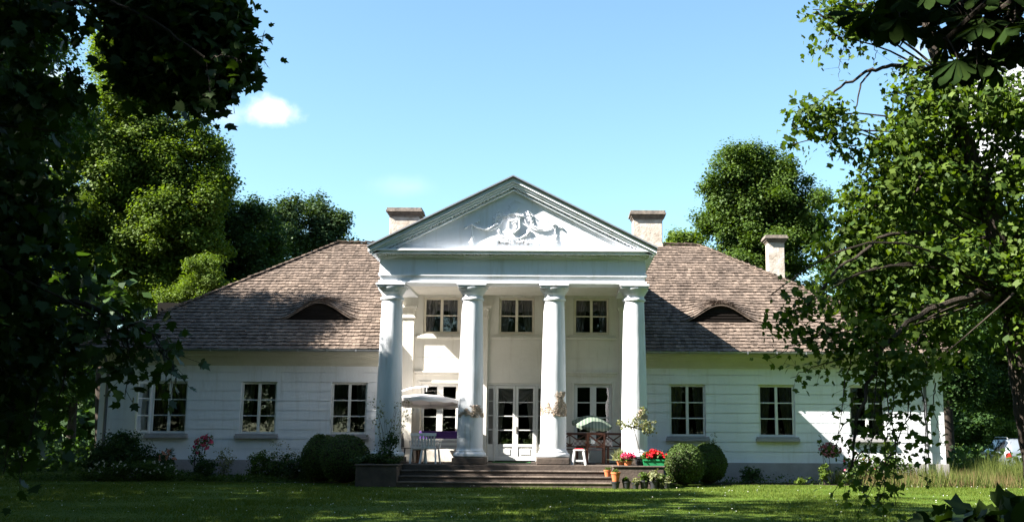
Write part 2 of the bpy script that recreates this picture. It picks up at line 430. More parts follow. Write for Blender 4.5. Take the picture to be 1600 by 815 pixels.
def limb(mb, a, b, r0, r1, bend=.15, n=7, seg=6, sag=0.):
    a = np.array(a, float); b = np.array(b, float); d = np.linalg.norm(b - a)
    o1 = rng.normal(size=3) * bend * d; pts = []; rr = []
    for i in range(n):
        t = i / (n - 1)
        p = a * (1 - t) + b * t + o1 * math.sin(math.pi * t) * .6 + np.array([0, 0, sag * d * math.sin(math.pi * t)])
        pts.append(p); rr.append(r0 * (1 - t) + r1 * t)
    mb.tube(pts, rr, seg)
    return pts

def lobe_px(px, py, rx, ry, Y, deep=1.0):
    c = at(px, py, Y); s = (Y - CAM[1]) / F * 1.01
    return (c, np.array([rx * s, max(rx, ry) * s * deep, ry * s]))

def tree(name, label, base, lobes, clumps, per, size, clump_r, leafm, trunk_r, cat='tree', group=None, shape='diamond', top=None, shell=.5, twigs=0, lean=0., **kw):
    seed(len(label) * 7 + len(lobes))
    base = np.array(base, float)
    t = thing(name, label, cat, base, 0, group)
    fine = sublobes(lobes)
    V, C, I = crown_leaves(fine, int(clumps * 3.6), per, size * .46, clump_r * .62, shape, .4, **{**dict(up=.85, spread=.6), **kw})
    I = I // 17
    np_mesh('crown', V, V.shape[1], leafm, t, base)
    mb = MB()
    cs = [l[0] for l in lobes]
    if top is None:
        hi = max(cs, key=lambda c: c[2]); top = np.array([hi[0], hi[1], hi[2]])
    top = np.array(top, float)
    axis = limb(mb, base - (0, 0, .2), top, trunk_r, trunk_r * .22, .05, 12, 10)
    A = np.array(axis)
    for (c, r) in lobes:
        # a limb leaves the trunk below the lobe
        want = c[2] - .45 * np.hypot(*(c[:2] - base[:2])) - .2
        i = int(np.clip(np.argmin(np.abs(A[:, 2] - want)), 2, len(A) - 2))
        q = limb(mb, A[i], c, trunk_r * (.5 - .02 * i), trunk_r * .1, .12, 7, 6)
        for _ in range(5):
            e = c + r * rnd(1)[0] * .8
            limb(mb, q[4], e, trunk_r * .13, trunk_r * .03, .15, 5, 4)
    for j in rng.permutation(len(C))[:twigs]:
        limb(mb, lobes[I[j]][0] + (C[j] - lobes[I[j]][0]) * .25, C[j], .014, .004, .1, 4, 3)
    mb.v = [(x - base[0], y - base[1], z - base[2]) for x, y, z in mb.v]
    mb.build('trunk', 'bark', t, smooth=True, fix=False)
    return t

# ------------------------------------------------------------------ ground
def ground():
    g = MB(); xs = np.linspace(-240, 240, 41); ys = np.linspace(-240, 400, 41)
    for y in ys:
        for x in xs: g.v.append((x, y, 0.0))
    for j in range(40):
        for i in range(40):
            a = j * 41 + i; g.f.append((a, a + 1, a + 42, a + 41))
    tag(g.build('lawn', 'ground', fix=False), kind='structure')
    b = MB()
    def bed(x0, x1, y0, y1):
        n = 30; pts = []
        for i in range(n + 1):
            x = x0 + (x1 - x0) * i / n; pts.append((x, y0 + .12 * math.sin(i * 1.3) + random.uniform(-.06, .06), .006))
        for i in range(n):
            b.add([pts[i], pts[i + 1], (pts[i + 1][0], y1, .006), (pts[i][0], y1, .006)], [(0, 1, 2, 3)])
    bed(-15.2, -4.5, -2.2, -.03); bed(4.6, 17, -1.7, -.03)
    tag(b.build('flower_bed_soil', 'soil', fix=False), kind='structure')
ground()

# ------------------------------------------------------------------ manor house
house = thing('manor_house', 'white single storey manor house with columned portico and brown shingle roof', 'house')
WL, WR = -13.45, 13.8
EAVE_Y, EAVE_Z, SLOPE = -.6, 4.12, .669
RIDGE_Y = 6.4; RIDGE_Z = EAVE_Z + SLOPE * (RIDGE_Y - EAVE_Y); BACK_Y = 13.0
WIN = dict(left=[-11.2, -8.31, -5.39], right=[5.54, 8.42, 11.35])
WW, WZ0, WZ1 = 1.17, 1.44, 3.10

def relief(mb, xs, zs, depth, y0, reveal):
    nx, nz = len(xs) - 1, len(zs) - 1
    D = [[depth((xs[i] + xs[i + 1]) / 2, (zs[j] + zs[j + 1]) / 2) for j in range(nz)] for i in range(nx)]
    for i in range(nx):
        for j in range(nz):
            d = D[i][j]
            if d is not None:
                y = y0 + d; mb.add([(xs[i], y, zs[j]), (xs[i + 1], y, zs[j]), (xs[i + 1], y, zs[j + 1]), (xs[i], y, zs[j + 1])], [(0, 1, 2, 3)])
            dd = reveal if d is None else d
            if i + 1 < nx:
                e = D[i + 1][j]; ee = reveal if e is None else e
                if abs(dd - ee) > 1e-6:
                    mb.add([(xs[i + 1], y0 + dd, zs[j]), (xs[i + 1], y0 + ee, zs[j]), (xs[i + 1], y0 + ee, zs[j + 1]), (xs[i + 1], y0 + dd, zs[j + 1])], [(0, 1, 2, 3)])
            if j + 1 < nz:
                e = D[i][j + 1]; ee = reveal if e is None else e
                if abs(dd - ee) > 1e-6:
                    mb.add([(xs[i], y0 + dd, zs[j + 1]), (xs[i + 1], y0 + dd, zs[j + 1]), (xs[i + 1], y0 + ee, zs[j + 1]), (xs[i], y0 + ee, zs[j + 1])], [(0, 1, 2, 3)])

def wing(x0, x1, wins):
    mb = MB()
    grooves = [.66 + .305 * k for k in range(1, 10)]
    zs = [.62]
    for g in grooves: zs += [g - .0125, g + .0125]
    zs += [WZ0, WZ1, 3.62]; zs = sorted(set(zs))
    xs = [x0, x1]
    for c in wins: xs += [c - WW / 2, c + WW / 2]
    xs = sorted(xs)
    def depth(x, z):
        for c in wins:
            if abs(x - c) < WW / 2 and WZ0 < z < WZ1: return None
        for g in grooves:
            if abs(z - g) < .0125:
                return .034
        return 0.
    relief(mb, xs, zs, depth, 0., .16)
    # keystone fans over the windows, slightly proud
    for c in wins:
        for k, (a, b) in enumerate(((-.33, -.12), (-.1, .1), (.12, .33))):
            mb.prism([(c + a, WZ1 + .05), (c + b, WZ1 + .05), (c + b * 1.5, WZ1 + .42), (c + a * 1.5, WZ1 + .42)], -.006, .01)
    return mb
wl = wing(WL, -3.95, WIN['left']); wr = wing(3.95, WR, WIN['right'])
mb = MB(); mb.v = wl.v; mb.f = wl.f
mb.add(wr.v, wr.f)
# the other walls and what is behind the windows
mb.add([(WL, 0, 0), (WL, 12.4, 0), (WL, 12.4, 4.0), (WL, 0, 4.0)], [(0, 1, 2, 3)])
mb.add([(WR, 0, 0), (WR, 12.4, 0), (WR, 12.4, 4.0), (WR, 0, 4.0)], [(0, 1, 2, 3)])
mb.add([(WL, 12.4, 0), (WR, 12.4, 0), (WR, 12.4, 4.0), (WL, 12.4, 4.0)], [(0, 1, 2, 3)])
mb.build('wall', 'plaster', house, fix=False)
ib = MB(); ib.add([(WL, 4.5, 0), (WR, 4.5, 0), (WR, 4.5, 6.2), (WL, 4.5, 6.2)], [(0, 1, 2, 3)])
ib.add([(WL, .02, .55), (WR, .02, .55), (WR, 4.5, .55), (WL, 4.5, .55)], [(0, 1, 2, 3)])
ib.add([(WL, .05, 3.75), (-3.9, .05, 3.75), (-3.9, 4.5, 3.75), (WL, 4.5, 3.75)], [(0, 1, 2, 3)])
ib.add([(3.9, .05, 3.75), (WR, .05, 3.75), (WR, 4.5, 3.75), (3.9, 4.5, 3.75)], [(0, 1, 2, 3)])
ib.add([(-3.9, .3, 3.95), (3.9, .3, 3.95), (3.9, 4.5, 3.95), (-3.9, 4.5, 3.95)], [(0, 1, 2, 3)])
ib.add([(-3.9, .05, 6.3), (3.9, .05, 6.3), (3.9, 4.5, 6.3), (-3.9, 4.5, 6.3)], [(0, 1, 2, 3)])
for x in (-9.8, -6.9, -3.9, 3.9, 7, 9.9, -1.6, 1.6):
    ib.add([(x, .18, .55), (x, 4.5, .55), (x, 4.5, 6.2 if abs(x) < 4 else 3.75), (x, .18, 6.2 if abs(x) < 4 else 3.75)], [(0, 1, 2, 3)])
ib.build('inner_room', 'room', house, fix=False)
MB().box(WL - .07, -4.2, -.07, .3, -.2, .62).box(WL - .07, WL + .25, .3, 12.4, -.2, .62).build('plinth', 'plinth', house)
MB().box(4.3, WR + .07, -.07, .3, -.2, .62).box(WR - .25, WR + .07, .3, 12.4, -.2, .62).build('plinth', 'plinth', house)
for x0, x1 in ((WL, -3.98), (3.98, WR)):
    c = MB(); e0 = .12 if x0 == WL else 0; e1 = .12 if x1 == WR else 0
    for (dy, z0, z1) in ((.05, 3.62, 3.70), (.09, 3.70, 3.84), (.16, 3.84, 3.90), (.28, 3.90, 3.98), (.42, 3.98, 4.06)):
        c.box(x0 - (dy if e0 else 0), x1 + (dy if e1 else 0), -dy, .25, z0, z1)
    c.build('cornice', 'cornice', house)

# roof: courses of single shingles on the front slope
cosp = 1 / math.sqrt(1 + SLOPE ** 2); sinp = SLOPE * cosp
SL = (RIDGE_Y - EAVE_Y) / cosp
EL, ER = WL - .6, WR + .55
RXL, RXR = -7.3, 6.75
def plane_hit(px, py):
    d = RN @ np.array([(px - CX) / F, -(py - CY) / F, -1.0])
    k = (EAVE_Z - CAM[2] + SLOPE * (CAM[1] - EAVE_Y)) / (d[2] - SLOPE * d[1])
    return CAM + d * k
DORM = []
for px, py, hw in ((497, 502, 1.42), (1127, 505, 1.42)):
    q = plane_hit(px, py); DORM.append((q[0], -.04 + .225 * round(((q[1] - EAVE_Y) / cosp + .04) / .225), hw))
DH, DLEN = .57, 1.75
def bulge(x, t):
    b = 0.
    for xd, td, hw in DORM:
        if t >= td - .001 and abs(x - xd) < hw and t < td + DLEN:
            s = max(0., (t - td) / DLEN)
            b = DH * (.5 + .5 * math.cos(math.pi * (x - xd) / hw)) * (1 - s) ** 1.25
    return b
def rp(x, t, lift=0.):
    b = bulge(x, t)
    return (x, EAVE_Y + t * cosp - sinp * lift - b * .10, EAVE_Z + t * sinp + cosp * lift + b * 1.05)
roof = MB()
course = .225; k = 0; t = -.04
while t < SL - .02:
    u0 = max(t, 0) / SL
    xl = EL + (RXL - EL) * u0 + .0; xr = ER + (RXR - ER) * u0
    x = xl + random.uniform(0, .08)
    sag = .012 * math.sin(k * 1.7)
    while x < xr:
        wd = random.uniform(.085, .16); x2 = min(x + wd, xr)
        xm = (x + x2) / 2
        inside = abs(xm) < 3.9 and t * cosp + EAVE_Y < 3.2          # hidden inside the portico block
        if not inside:
            jt = random.uniform(-.022, .022) + .02 * math.sin(xm * .9 + k) + sag; lf = .046 + random.uniform(-.008, .014)
            t0, t1 = t + jt, min(t + course * 1.25, SL)
            for xd, td, hw in DORM:      # courses split at the dormer's lip
                if abs(xm - xd) < hw and abs(t - td) < .01: t0 = td
                elif abs(xm - xd) < hw and t < td < t1: t1 = td - .006
            g = .004
            a, b_ = rp(x + g, t0, lf), rp(x2 - g, t0, lf); c_, d_ = rp(x2 - g, t1, .006), rp(x + g, t1, .006)
            e, f_ = rp(x + g, t0, lf - .032), rp(x2 - g, t0, lf - .032)
            roof.add([a, b_, c_, d_, e, f_], [(0, 1, 2, 3), (4, 5, 1, 0), (4, 0, 3), (5, 2, 1)])
        x = x2
    k += 1; t += course
# hidden slopes: hips and back in courses, and the boarding below the front shingles
def slope_strip(a0, a1, b0, b1, n):
    a0, a1, b0, b1 = map(np.array, (a0, a1, b0, b1))
    for i in range(n):
        u, v = i / n, (i + 1) / n
        lo = (a0 * (1 - u) + b0 * u, a1 * (1 - u) + b1 * u); hi = (a0 * (1 - v) + b0 * v, a1 * (1 - v) + b1 * v)
        up = np.array([0, 0, .035])
        roof.add([lo[0] + up, lo[1] + up, hi[1], hi[0], lo[0], lo[1]], [(0, 1, 2, 3), (4, 5, 1, 0)])
slope_strip((EL, BACK_Y + .4, EAVE_Z), (EL, EAVE_Y, EAVE_Z), (RXL, RIDGE_Y, RIDGE_Z), (RXL, RIDGE_Y, RIDGE_Z), 28)
slope_strip((ER, EAVE_Y, EAVE_Z), (ER, BACK_Y + .4, EAVE_Z), (RXR, RIDGE_Y, RIDGE_Z), (RXR, RIDGE_Y, RIDGE_Z), 28)
slope_strip((ER, BACK_Y + .4, EAVE_Z), (EL, BACK_Y + .4, EAVE_Z), (RXR, RIDGE_Y, RIDGE_Z), (RXL, RIDGE_Y, RIDGE_Z), 28)
roofo = roof.build('roof', 'shingle', house, fix=False)
ub = MB()
def fr(x, t): return (x, EAVE_Y + t * cosp, EAVE_Z + t * sinp - .03)
ub.add([fr(EL, .02), fr(-3.9, .02), fr(-3.9, SL), fr(RXL, SL)], [(0, 1, 2, 3)])
ub.add([(EL, EAVE_Y + .03, 4.075), (-3.98, EAVE_Y + .03, 4.075), (-3.98, .2, 4.075), (EL, .2, 4.075)], [(0, 1, 2, 3)])
ub.build('roof_boarding', 'wood_and_void', roofo, fix=False); ub = MB()
ub.add([fr(3.9, .02), fr(ER, .02), fr(RXR, SL), fr(3.9, SL)], [(0, 1, 2, 3)])
ub.add([(3.98, EAVE_Y + .03, 4.075), (ER, EAVE_Y + .03, 4.075), (ER, .2, 4.075), (3.98, .2, 4.075)], [(0, 1, 2, 3)])
ub.build('roof_boarding', 'wood_and_void', roofo, fix=False)
rc = MB()
for a, b_ in (((EL, EAVE_Y, EAVE_Z), (RXL, RIDGE_Y, RIDGE_Z)), ((ER, EAVE_Y, EAVE_Z), (RXR, RIDGE_Y, RIDGE_Z)), ((RXL, RIDGE_Y, RIDGE_Z), (RXR, RIDGE_Y, RIDGE_Z))):
    a, b_ = np.array(a), np.array(b_); n = int(np.linalg.norm(b_ - a) / .27)
    for i in range(n):
        p0 = a + (b_ - a) * i / n; p1 = a + (b_ - a) * min(1, (i + 1.15) / n)
        j = rng.normal(size=3) * .008
        rc.bar(p0 + (0, 0, .07) + j, p1 + (0, 0, .035) + j, .24, .035)
rc.build('ridge_cap', 'shingle', roofo)
# eyebrow dormers: inner shade painted as a near-black sheet behind louvres, and its curved lip board
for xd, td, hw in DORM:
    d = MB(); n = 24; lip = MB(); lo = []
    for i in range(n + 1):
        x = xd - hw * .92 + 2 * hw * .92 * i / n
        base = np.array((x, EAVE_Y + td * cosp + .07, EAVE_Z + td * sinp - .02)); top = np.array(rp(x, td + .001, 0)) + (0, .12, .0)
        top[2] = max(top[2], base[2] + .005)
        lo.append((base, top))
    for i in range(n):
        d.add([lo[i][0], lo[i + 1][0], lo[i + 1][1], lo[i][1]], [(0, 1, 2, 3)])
    dob = d.build('dormer', 'wood_and_void', roofo, fix=False)
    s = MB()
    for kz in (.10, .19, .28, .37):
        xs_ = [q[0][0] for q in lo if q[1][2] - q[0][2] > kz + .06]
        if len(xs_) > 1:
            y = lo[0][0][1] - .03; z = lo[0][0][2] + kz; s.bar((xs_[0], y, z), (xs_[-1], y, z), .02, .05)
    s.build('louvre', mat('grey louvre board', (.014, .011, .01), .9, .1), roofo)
    for i in range(n):
        a = np.array(rp(lo[i][0][0], td + .001, -.02)); b_ = np.array(rp(lo[i + 1][0][0], td + .001, -.02))
        lip.bar(a, b_, .05, .035)
    lip.build('dormer_lip', 'shingle', roofo)
# gutters
for x0, x1 in ((EL - .02, -4.0), (4.0, ER + .02)):
    g = MB(); n = 10; prof = [(EAVE_Y - .075 + .062 * math.cos(a), 4.105 + .062 * math.sin(a)) for a in np.linspace(math.pi, 2 * math.pi, 8)]
    vs = []; 
    for x in (x0, x1): vs += [(x, y, z) for y, z in prof] + [(x, y * 1.0, z + .0) for y, z in [(prof[-1][0] - .006, prof[-1][1]), (prof[0][0] + .006, prof[0][1])]]
    m_ = len(prof) + 2
    g.add(vs, [(i, i + 1, i + 1 + m_, i + m_) for i in range(len(prof) - 1)])
    xx = x0 + .6
    while xx < x1:
        g.box(xx, xx + .03, EAVE_Y - .145, EAVE_Y + .02, 4.035, 4.112); xx += .93
    g.build('gutter', 'metal', roofo, fix=False)
for x in (WL + .28, WR - .62):
    mb = MB(); mb.tube([(x, EAVE_Y - .07, 4.05), (x, EAVE_Y - .07, 3.98), (x, -.16, 3.55), (x, -.12, 3.4), (x, -.12, .25), (x, -.25, .12)], .05, 10)
    for z in (1.2, 2.6): mb.box(x - .07, x + .07, -.18, .0, z, z + .05)
    mb.build('downpipe', 'dark_metal', house, smooth=True)
# chimneys
def chimney(x0, x1, y0, y1, z0, z1, cap=.5, soot=True):
    mb = MB().box(x0, x1, y0, y1, z0, z1 - cap * .55)
    mb.box(x0 - .03, x1 + .03, y0 - .03, y1 + .03, z0, z0 + (z1 - z0) * .38)
    ch = mb.build('chimney', 'chimney', house, bevel=.02)
    cp = MB(); h = cap * .55 / 4
    for i, e in enumerate((.03, .08, .14, .11)): cp.box(x0 - e, x1 + e, y0 - e, y1 + e, z1 - cap * .55 + i * h, z1 - cap * .55 + (i + 1) * h)
    cp.build('chimney_cap', 'chimney_cap', ch, bevel=.012)
chimney(-5.28, -4.14, 6.25, 7.0, 8.0, 10.18, .62); chimney(4.22, 5.36, 6.25, 7.0, 8.0, 10.13, .62)
q0 = at(1199, 440, 6.3); q1 = at(1222, 370, 6.3)
chimney(q0[0], q1[0] + .02, 6.0, 6.55, 6.2, q1[2], .5)

# windows
def window_unit(x0, x1, z0, z1, cols, rows, paint='white_paint', y=.10, sill='grey_sill', fw=.066, name='window', bar=.036, sillw=.14, curtain=True, post=.088):
    f = MB(); g = MB(); d = .07
    f.box(x0, x0 + fw, y, y + d, z0, z1).box(x1 - fw, x1, y, y + d, z0, z1)
    f.box(x0 + fw, x1 - fw, y, y + d, z0, z0 + fw).box(x0 + fw, x1 - fw, y, y + d, z1 - fw, z1)
    xm = (x0 + x1) / 2
    f.box(xm - post / 2, xm + post / 2, y - .02, y + d - .004, z0 + fw, z1 - fw)
    cells = [(x0 + fw, xm - post / 2), (xm + post / 2, x1 - fw)]
    for (a, b_) in cells:
        for i in range(1, rows):
            z = z0 + fw + (z1 - z0 - 2 * fw) * i / rows
            f.box(a, b_, y + .012, y + d - .012, z - bar / 2, z + bar / 2)
        jit = rng.normal() * .004
        g.add([(a, y + .04 + jit, z0 + fw), (b_, y + .04 - jit, z0 + fw), (b_, y + .04 - jit, z1 - fw), (a, y + .04 + jit, z1 - fw)], [(0, 1, 2, 3)])
    w_ = f.build(name, paint, house, bevel=.008)
    g.build('pane', 'glass', w_, fix=False)
    if sill:
        s = MB().box(x0 - .12, x1 + .12, -sillw, y - .004, z0 - .16, z0 - .06).box(x0 - .10, x1 + .10, -sillw + .04, y - .004, z0 - .06, z0 - .004)
        s.build('sill', sill, w_, bevel=.012)
    if curtain:
        for side in (0, 1):
            cu = MB(); n = 20; a = x0 + fw if side == 0 else x1 - fw
            width = .30 * (x1 - x0) * (.8 + .4 * rng.random())
            vs = []
            for i in range(n + 1):
                u = i / n; yy = y + .17 + .025 * math.sin(u * 19)
                gather = .55
                sx = 1 if side == 0 else -1
                vs.append([(a + sx * width * u, yy, z1 - .05), (a + sx * width * u * (.9), yy, z0 + (z1 - z0) * .55), (a + sx * width * u * gather, yy, z0 + .02)])
            for i in range(n):
                for k_ in range(2): cu.add([vs[i][k_], vs[i + 1][k_], vs[i + 1][k_ + 1], vs[i][k_ + 1]], [(0, 1, 2, 3)])
            cu.build('curtain', 'curtain', w_, smooth=True, fix=False)
    return w_
for c in WIN['left'][1:] + WIN['right']:
    window_unit(c - WW / 2 + .005, c + WW / 2 - .005, WZ0 + .005, WZ1 - .005, 2, 3)
# the far left window stands open: bare frame, outer sashes swung out against the wall
c = WIN['left'][0]
w0 = window_unit(c - WW / 2 + .005, c + WW / 2 - .005, WZ0 + .005, WZ1 - .005, 2, 3)
def sash(hx, ang, side, z0, z1, wd, rows, name='open_sash', parent=w0, paint='white_paint'):
    s = MB(); gl = MB(); u = np.array([math.cos(ang) * side, -math.sin(ang), 0]); hp = np.array([hx, -.01, 0])
    def P(a, z): return hp + u * a + np.array([0, 0, z])
    for a in (.03, wd - .03): s.bar(P(a, z0), P(a, z1), .06, .045, up=u)
    zz = [z0 + .03, z1 - .03] + [z0 + (z1 - z0) * i / rows for i in range(1, rows)]
    for i, z in enumerate(zz): s.bar(P(.06, z), P(wd - .06, z), .035, .06 if i < 2 else .035)
    gl.add([P(.04, z0), P(wd - .04, z0), P(wd - .04, z1), P(.04, z1)], [(0, 1, 2, 3)])
    o = s.build(name, paint, parent); 
    gl.build('pane', 'glass', parent, fix=False)
    return o
sash(c - WW / 2, rad(118), 1, WZ0 + .03, WZ1 - .03, .55, 3)
# portico wall
pw = MB()
openings = [(-3.055, -1.875, 4.70, 5.89), (-.59, .57, 4.70, 5.89), (1.855, 3.01, 4.70, 5.89), (-3.07, -1.85, .95, 3.08), (1.89, 3.10, .95, 3.08), (-.93, .90, .6, 3.10)]
xs = sorted({-3.95, 3.95} | {o[0] for o in openings} | {o[1] for o in openings}); zs = sorted({.6, 6.3, 3.915, 3.935} | {o[2] for o in openings} | {o[3] for o in openings})
def pdepth(x, z):
    for a, b_, c_, d_ in openings:
        if a < x < b_ and c_ < z < d_: return None
    return .014 if abs(z - 3.925) < .011 else 0.
relief(pw, xs, zs, pdepth, 0.002, .14)
pw.add([(-3.95, .002, .6), (-3.95, 6, .6), (-3.95, 6, 6.7), (-3.95, .002, 6.7)], [(0, 1, 2, 3)])
pw.add([(3.95, .002, .6), (3.95, 6, .6), (3.95, 6, 6.7), (3.95, .002, 6.7)], [(0, 1, 2, 3)])
pw.build('portico_wall', 'cream', house, fix=False)
for cx_ in (-2.46, 0, 2.44):
    MB().box(cx_ - .82, cx_ + .82, -.09, 0, 4.53, 4.60).box(cx_ - .78, cx_ + .78, -.05, 0, 4.60, 4.66).build('window_ledge', 'cream', house, bevel=.012)
for a, b_ in ((-3.3, -1.5), (1.5, 3.3)):
    MB().box(a, b_, -.10, 0, 3.42, 3.48).box(a + .04, b_ - .04, -.05, 0, 3.34, 3.42).build('window_hood', 'cream', house, bevel=.012)
for a, b_ in ((-3.18, -1.74), (1.78, 3.2)):
    MB().box(a, a + .1, -.03, 0, .95, 3.16).box(b_ - .1, b_, -.03, 0, .95, 3.16).box(a + .1, b_ - .1, -.03, 0, 3.09, 3.16).build('window_surround', 'cream', house, bevel=.012)
for x in (-3.6, -1.2, 1.24, 3.62):
    mb = MB().box(x - .27, x + .27, -.13, 0, .6, 5.18).box(x - .31, x + .31, -.17, 0, 5.18, 5.24).box(x - .27, x + .27, -.13, 0, 5.24, 5.46)
    mb.box(x - .31, x + .31, -.17, 0, 5.46, 5.52).box(x - .36, x + .36, -.22, 0, 5.52, 5.60).box(x - .33, x + .33, -.19, 0, .6, .78)
    mb.build('pilaster', 'cream', house, bevel=.01)
for a, b_, c_, d_ in openings[:3]:
    window_unit(a + .005, b_ - .005, c_ + .005, d_ - .005, 2, 2, 'cream_paint', .08, None, fw=.07)
for a, b_, c_, d_ in openings[3:5]:
    window_unit(a + .005, b_ - .005, c_ + .005, d_ - .005, 2, 4, 'white_paint', .08, None, fw=.09, curtain=False, post=.2)
# glazed entrance door with swag curtains, and its two outer leaves folded open
dz0, dz1 = .62, 3.08
dm = MB(); dg = MB(); y = .08
dm.box(-.70, -.66, y - .03, y + .09, dz0, dz1 - .04).box(.64, .68, y - .03, y + .09, dz0, dz1 - .04).box(-.92, .89, y - .03, y + .09, dz1 - .04, dz1 + .015)
frame = dm.build('door_frame', 'white_paint', house, bevel=.008)
for x0, x1 in ((-.655, -.013), (-.003, .635)):
    l = MB(); st = .085; zp = 1.13
    l.box(x0, x0 + st, y, y + .05, dz0 + .02, dz1 - .05).box(x1 - st, x1, y, y + .05, dz0 + .02, dz1 - .05)
    l.box(x0 + st, x1 - st, y, y + .05, dz0 + .02, dz0 + .14).box(x0 + st, x1 - st, y, y + .05, zp - .06, zp + .03).box(x0 + st, x1 - st, y, y + .05, dz1 - .14, dz1 - .05)
    l.box(x0 + st, x1 - st, y + .02, y + .04, dz0 + .14, zp - .06)
    l.box(x0 + st + .07, x1 - st - .07, y + .004, y + .02, dz0 + .2, zp - .12)
    for i in range(1, 4):
        z = zp + .03 + (dz1 - .14 - zp - .03) * i / 4; l.box(x0 + st, x1 - st, y + .008, y + .042, z - .016, z + .016)
    lo_ = l.build('door', 'white_paint', house, bevel=.006)
    g = MB().add([(x0 + st, y + .025, zp), (x1 - st, y + .025, zp), (x1 - st, y + .025, dz1 - .1), (x0 + st, y + .025, dz1 - .1)], [(0, 1, 2, 3)])
    g.build('pane', 'glass', lo_, fix=False)
    if x0 > -.1:
        h = MB().box(x0 + .02, x0 + .055, y - .012, y, 1.5, 1.72).tube([(x0 + .037, y - .01, 1.62), (x0 + .037, y - .055, 1.62), (x0 + .13, y - .055, 1.62)], .009, 8)
        h.build('handle', 'steel', lo_)
    sgn = 1 if x0 < -.1 else -1; a = x0 + st if sgn > 0 else x1 - st; wd = x1 - x0 - 2 * st
    cu = MB(); n = 26; rows = []
    for j in range(9):
        v = j / 8; z = dz1 - .12 - v * 1.75; row = []
        for i in range(n + 1):
            u = i / n; width = wd * (.62 - .5 * v ** .8); row.append((a + sgn * width * u, y + .16 + .02 * math.sin(u * 24), z))
        rows.append(row)
    for j in range(8):
        for i in range(n): cu.add([rows[j][i], rows[j][i + 1], rows[j + 1][i + 1], rows[j + 1][i]], [(0, 1, 2, 3)])
    rows = []
    for j in range(7):      # swag over the top
        v = j / 6; rows.append([(a + sgn * wd * i / n, y + .13 + .02 * math.sin(v * 12), dz1 - .1 - v * (.18 + .38 * math.sin(math.pi * (.5 * (1 if i / n > .5 else 1) * (i / n)) ) ** 1.5)) for i in range(n + 1)])
    for j in range(6):
        for i in range(n): cu.add([rows[j][i], rows[j][i + 1], rows[j + 1][i + 1], rows[j + 1][i]], [(0, 1, 2, 3)])
    cu.build('curtain', 'drape', lo_, smooth=True, fix=False)
for x0, x1 in ((-.92, -.703), (.683, .89)):      # narrow side lights
    l = MB(); l.box(x0, x0 + .035, y, y + .05, dz0 + .02, dz1 - .045).box(x1 - .035, x1, y, y + .05, dz0 + .02, dz1 - .045)
    for z, hh in ((dz0 + .08, .12), (1.115, .09), (dz1 - .095, .09), (1.615, .032), (2.07, .032), (2.53, .032)): l.box(x0 + .035, x1 - .035, y + .006, y + .044, z - hh / 2, z + hh / 2)
    l.box(x0 + .035, x1 - .035, y + .02, y + .04, dz0 + .14, 1.07)
    o = l.build('side_light', 'white_paint', house); gl = MB().add([(x0 + .035, y + .025, 1.1), (x1 - .035, y + .025, 1.1), (x1 - .035, y + .025, dz1 - .1), (x0 + .035, y + .025, dz1 - .1)], [(0, 1, 2, 3)])
    gl.build('pane', 'glass', o, fix=False)
    MB().add([(x0, y + .12, dz0), (x1, y + .12, dz0), (x1, y + .12, dz1), (x0, y + .12, dz1)], [(0, 1, 2, 3)]).build('curtain', 'drape', o, fix=False)

# porch floor, steps, cheek walls
MB().box(-4.2, 4.3, -3.66, -.004, -.2, .6).build('porch_floor', 'stone', house, bevel=.02)
for i in range(3):
    st_ = MB().box(-3.08, 2.93, -3.66 - .32 * (i + 1), -3.663 - .32 * i, -.2, .45 - .15 * i).build('step', 'stone', house, bevel=.02)
    MB().box(-3.075, 2.925, -3.685 - .32 * (i + 1), -3.60 - .32 * (i + 1), .41 - .15 * i, .456 - .15 * i).build('nosing', 'nosing', st_, bevel=.012)
for x0, x1 in ((-4.24, -3.09), (2.94, 4.34)):
    MB().box(x0, x1, -4.62, -3.664, -.2, .57).box(x0 - .03, x1 + .03, -4.65, -3.667, .57, .62).build('cheek_wall', 'stone', house, bevel=.02)
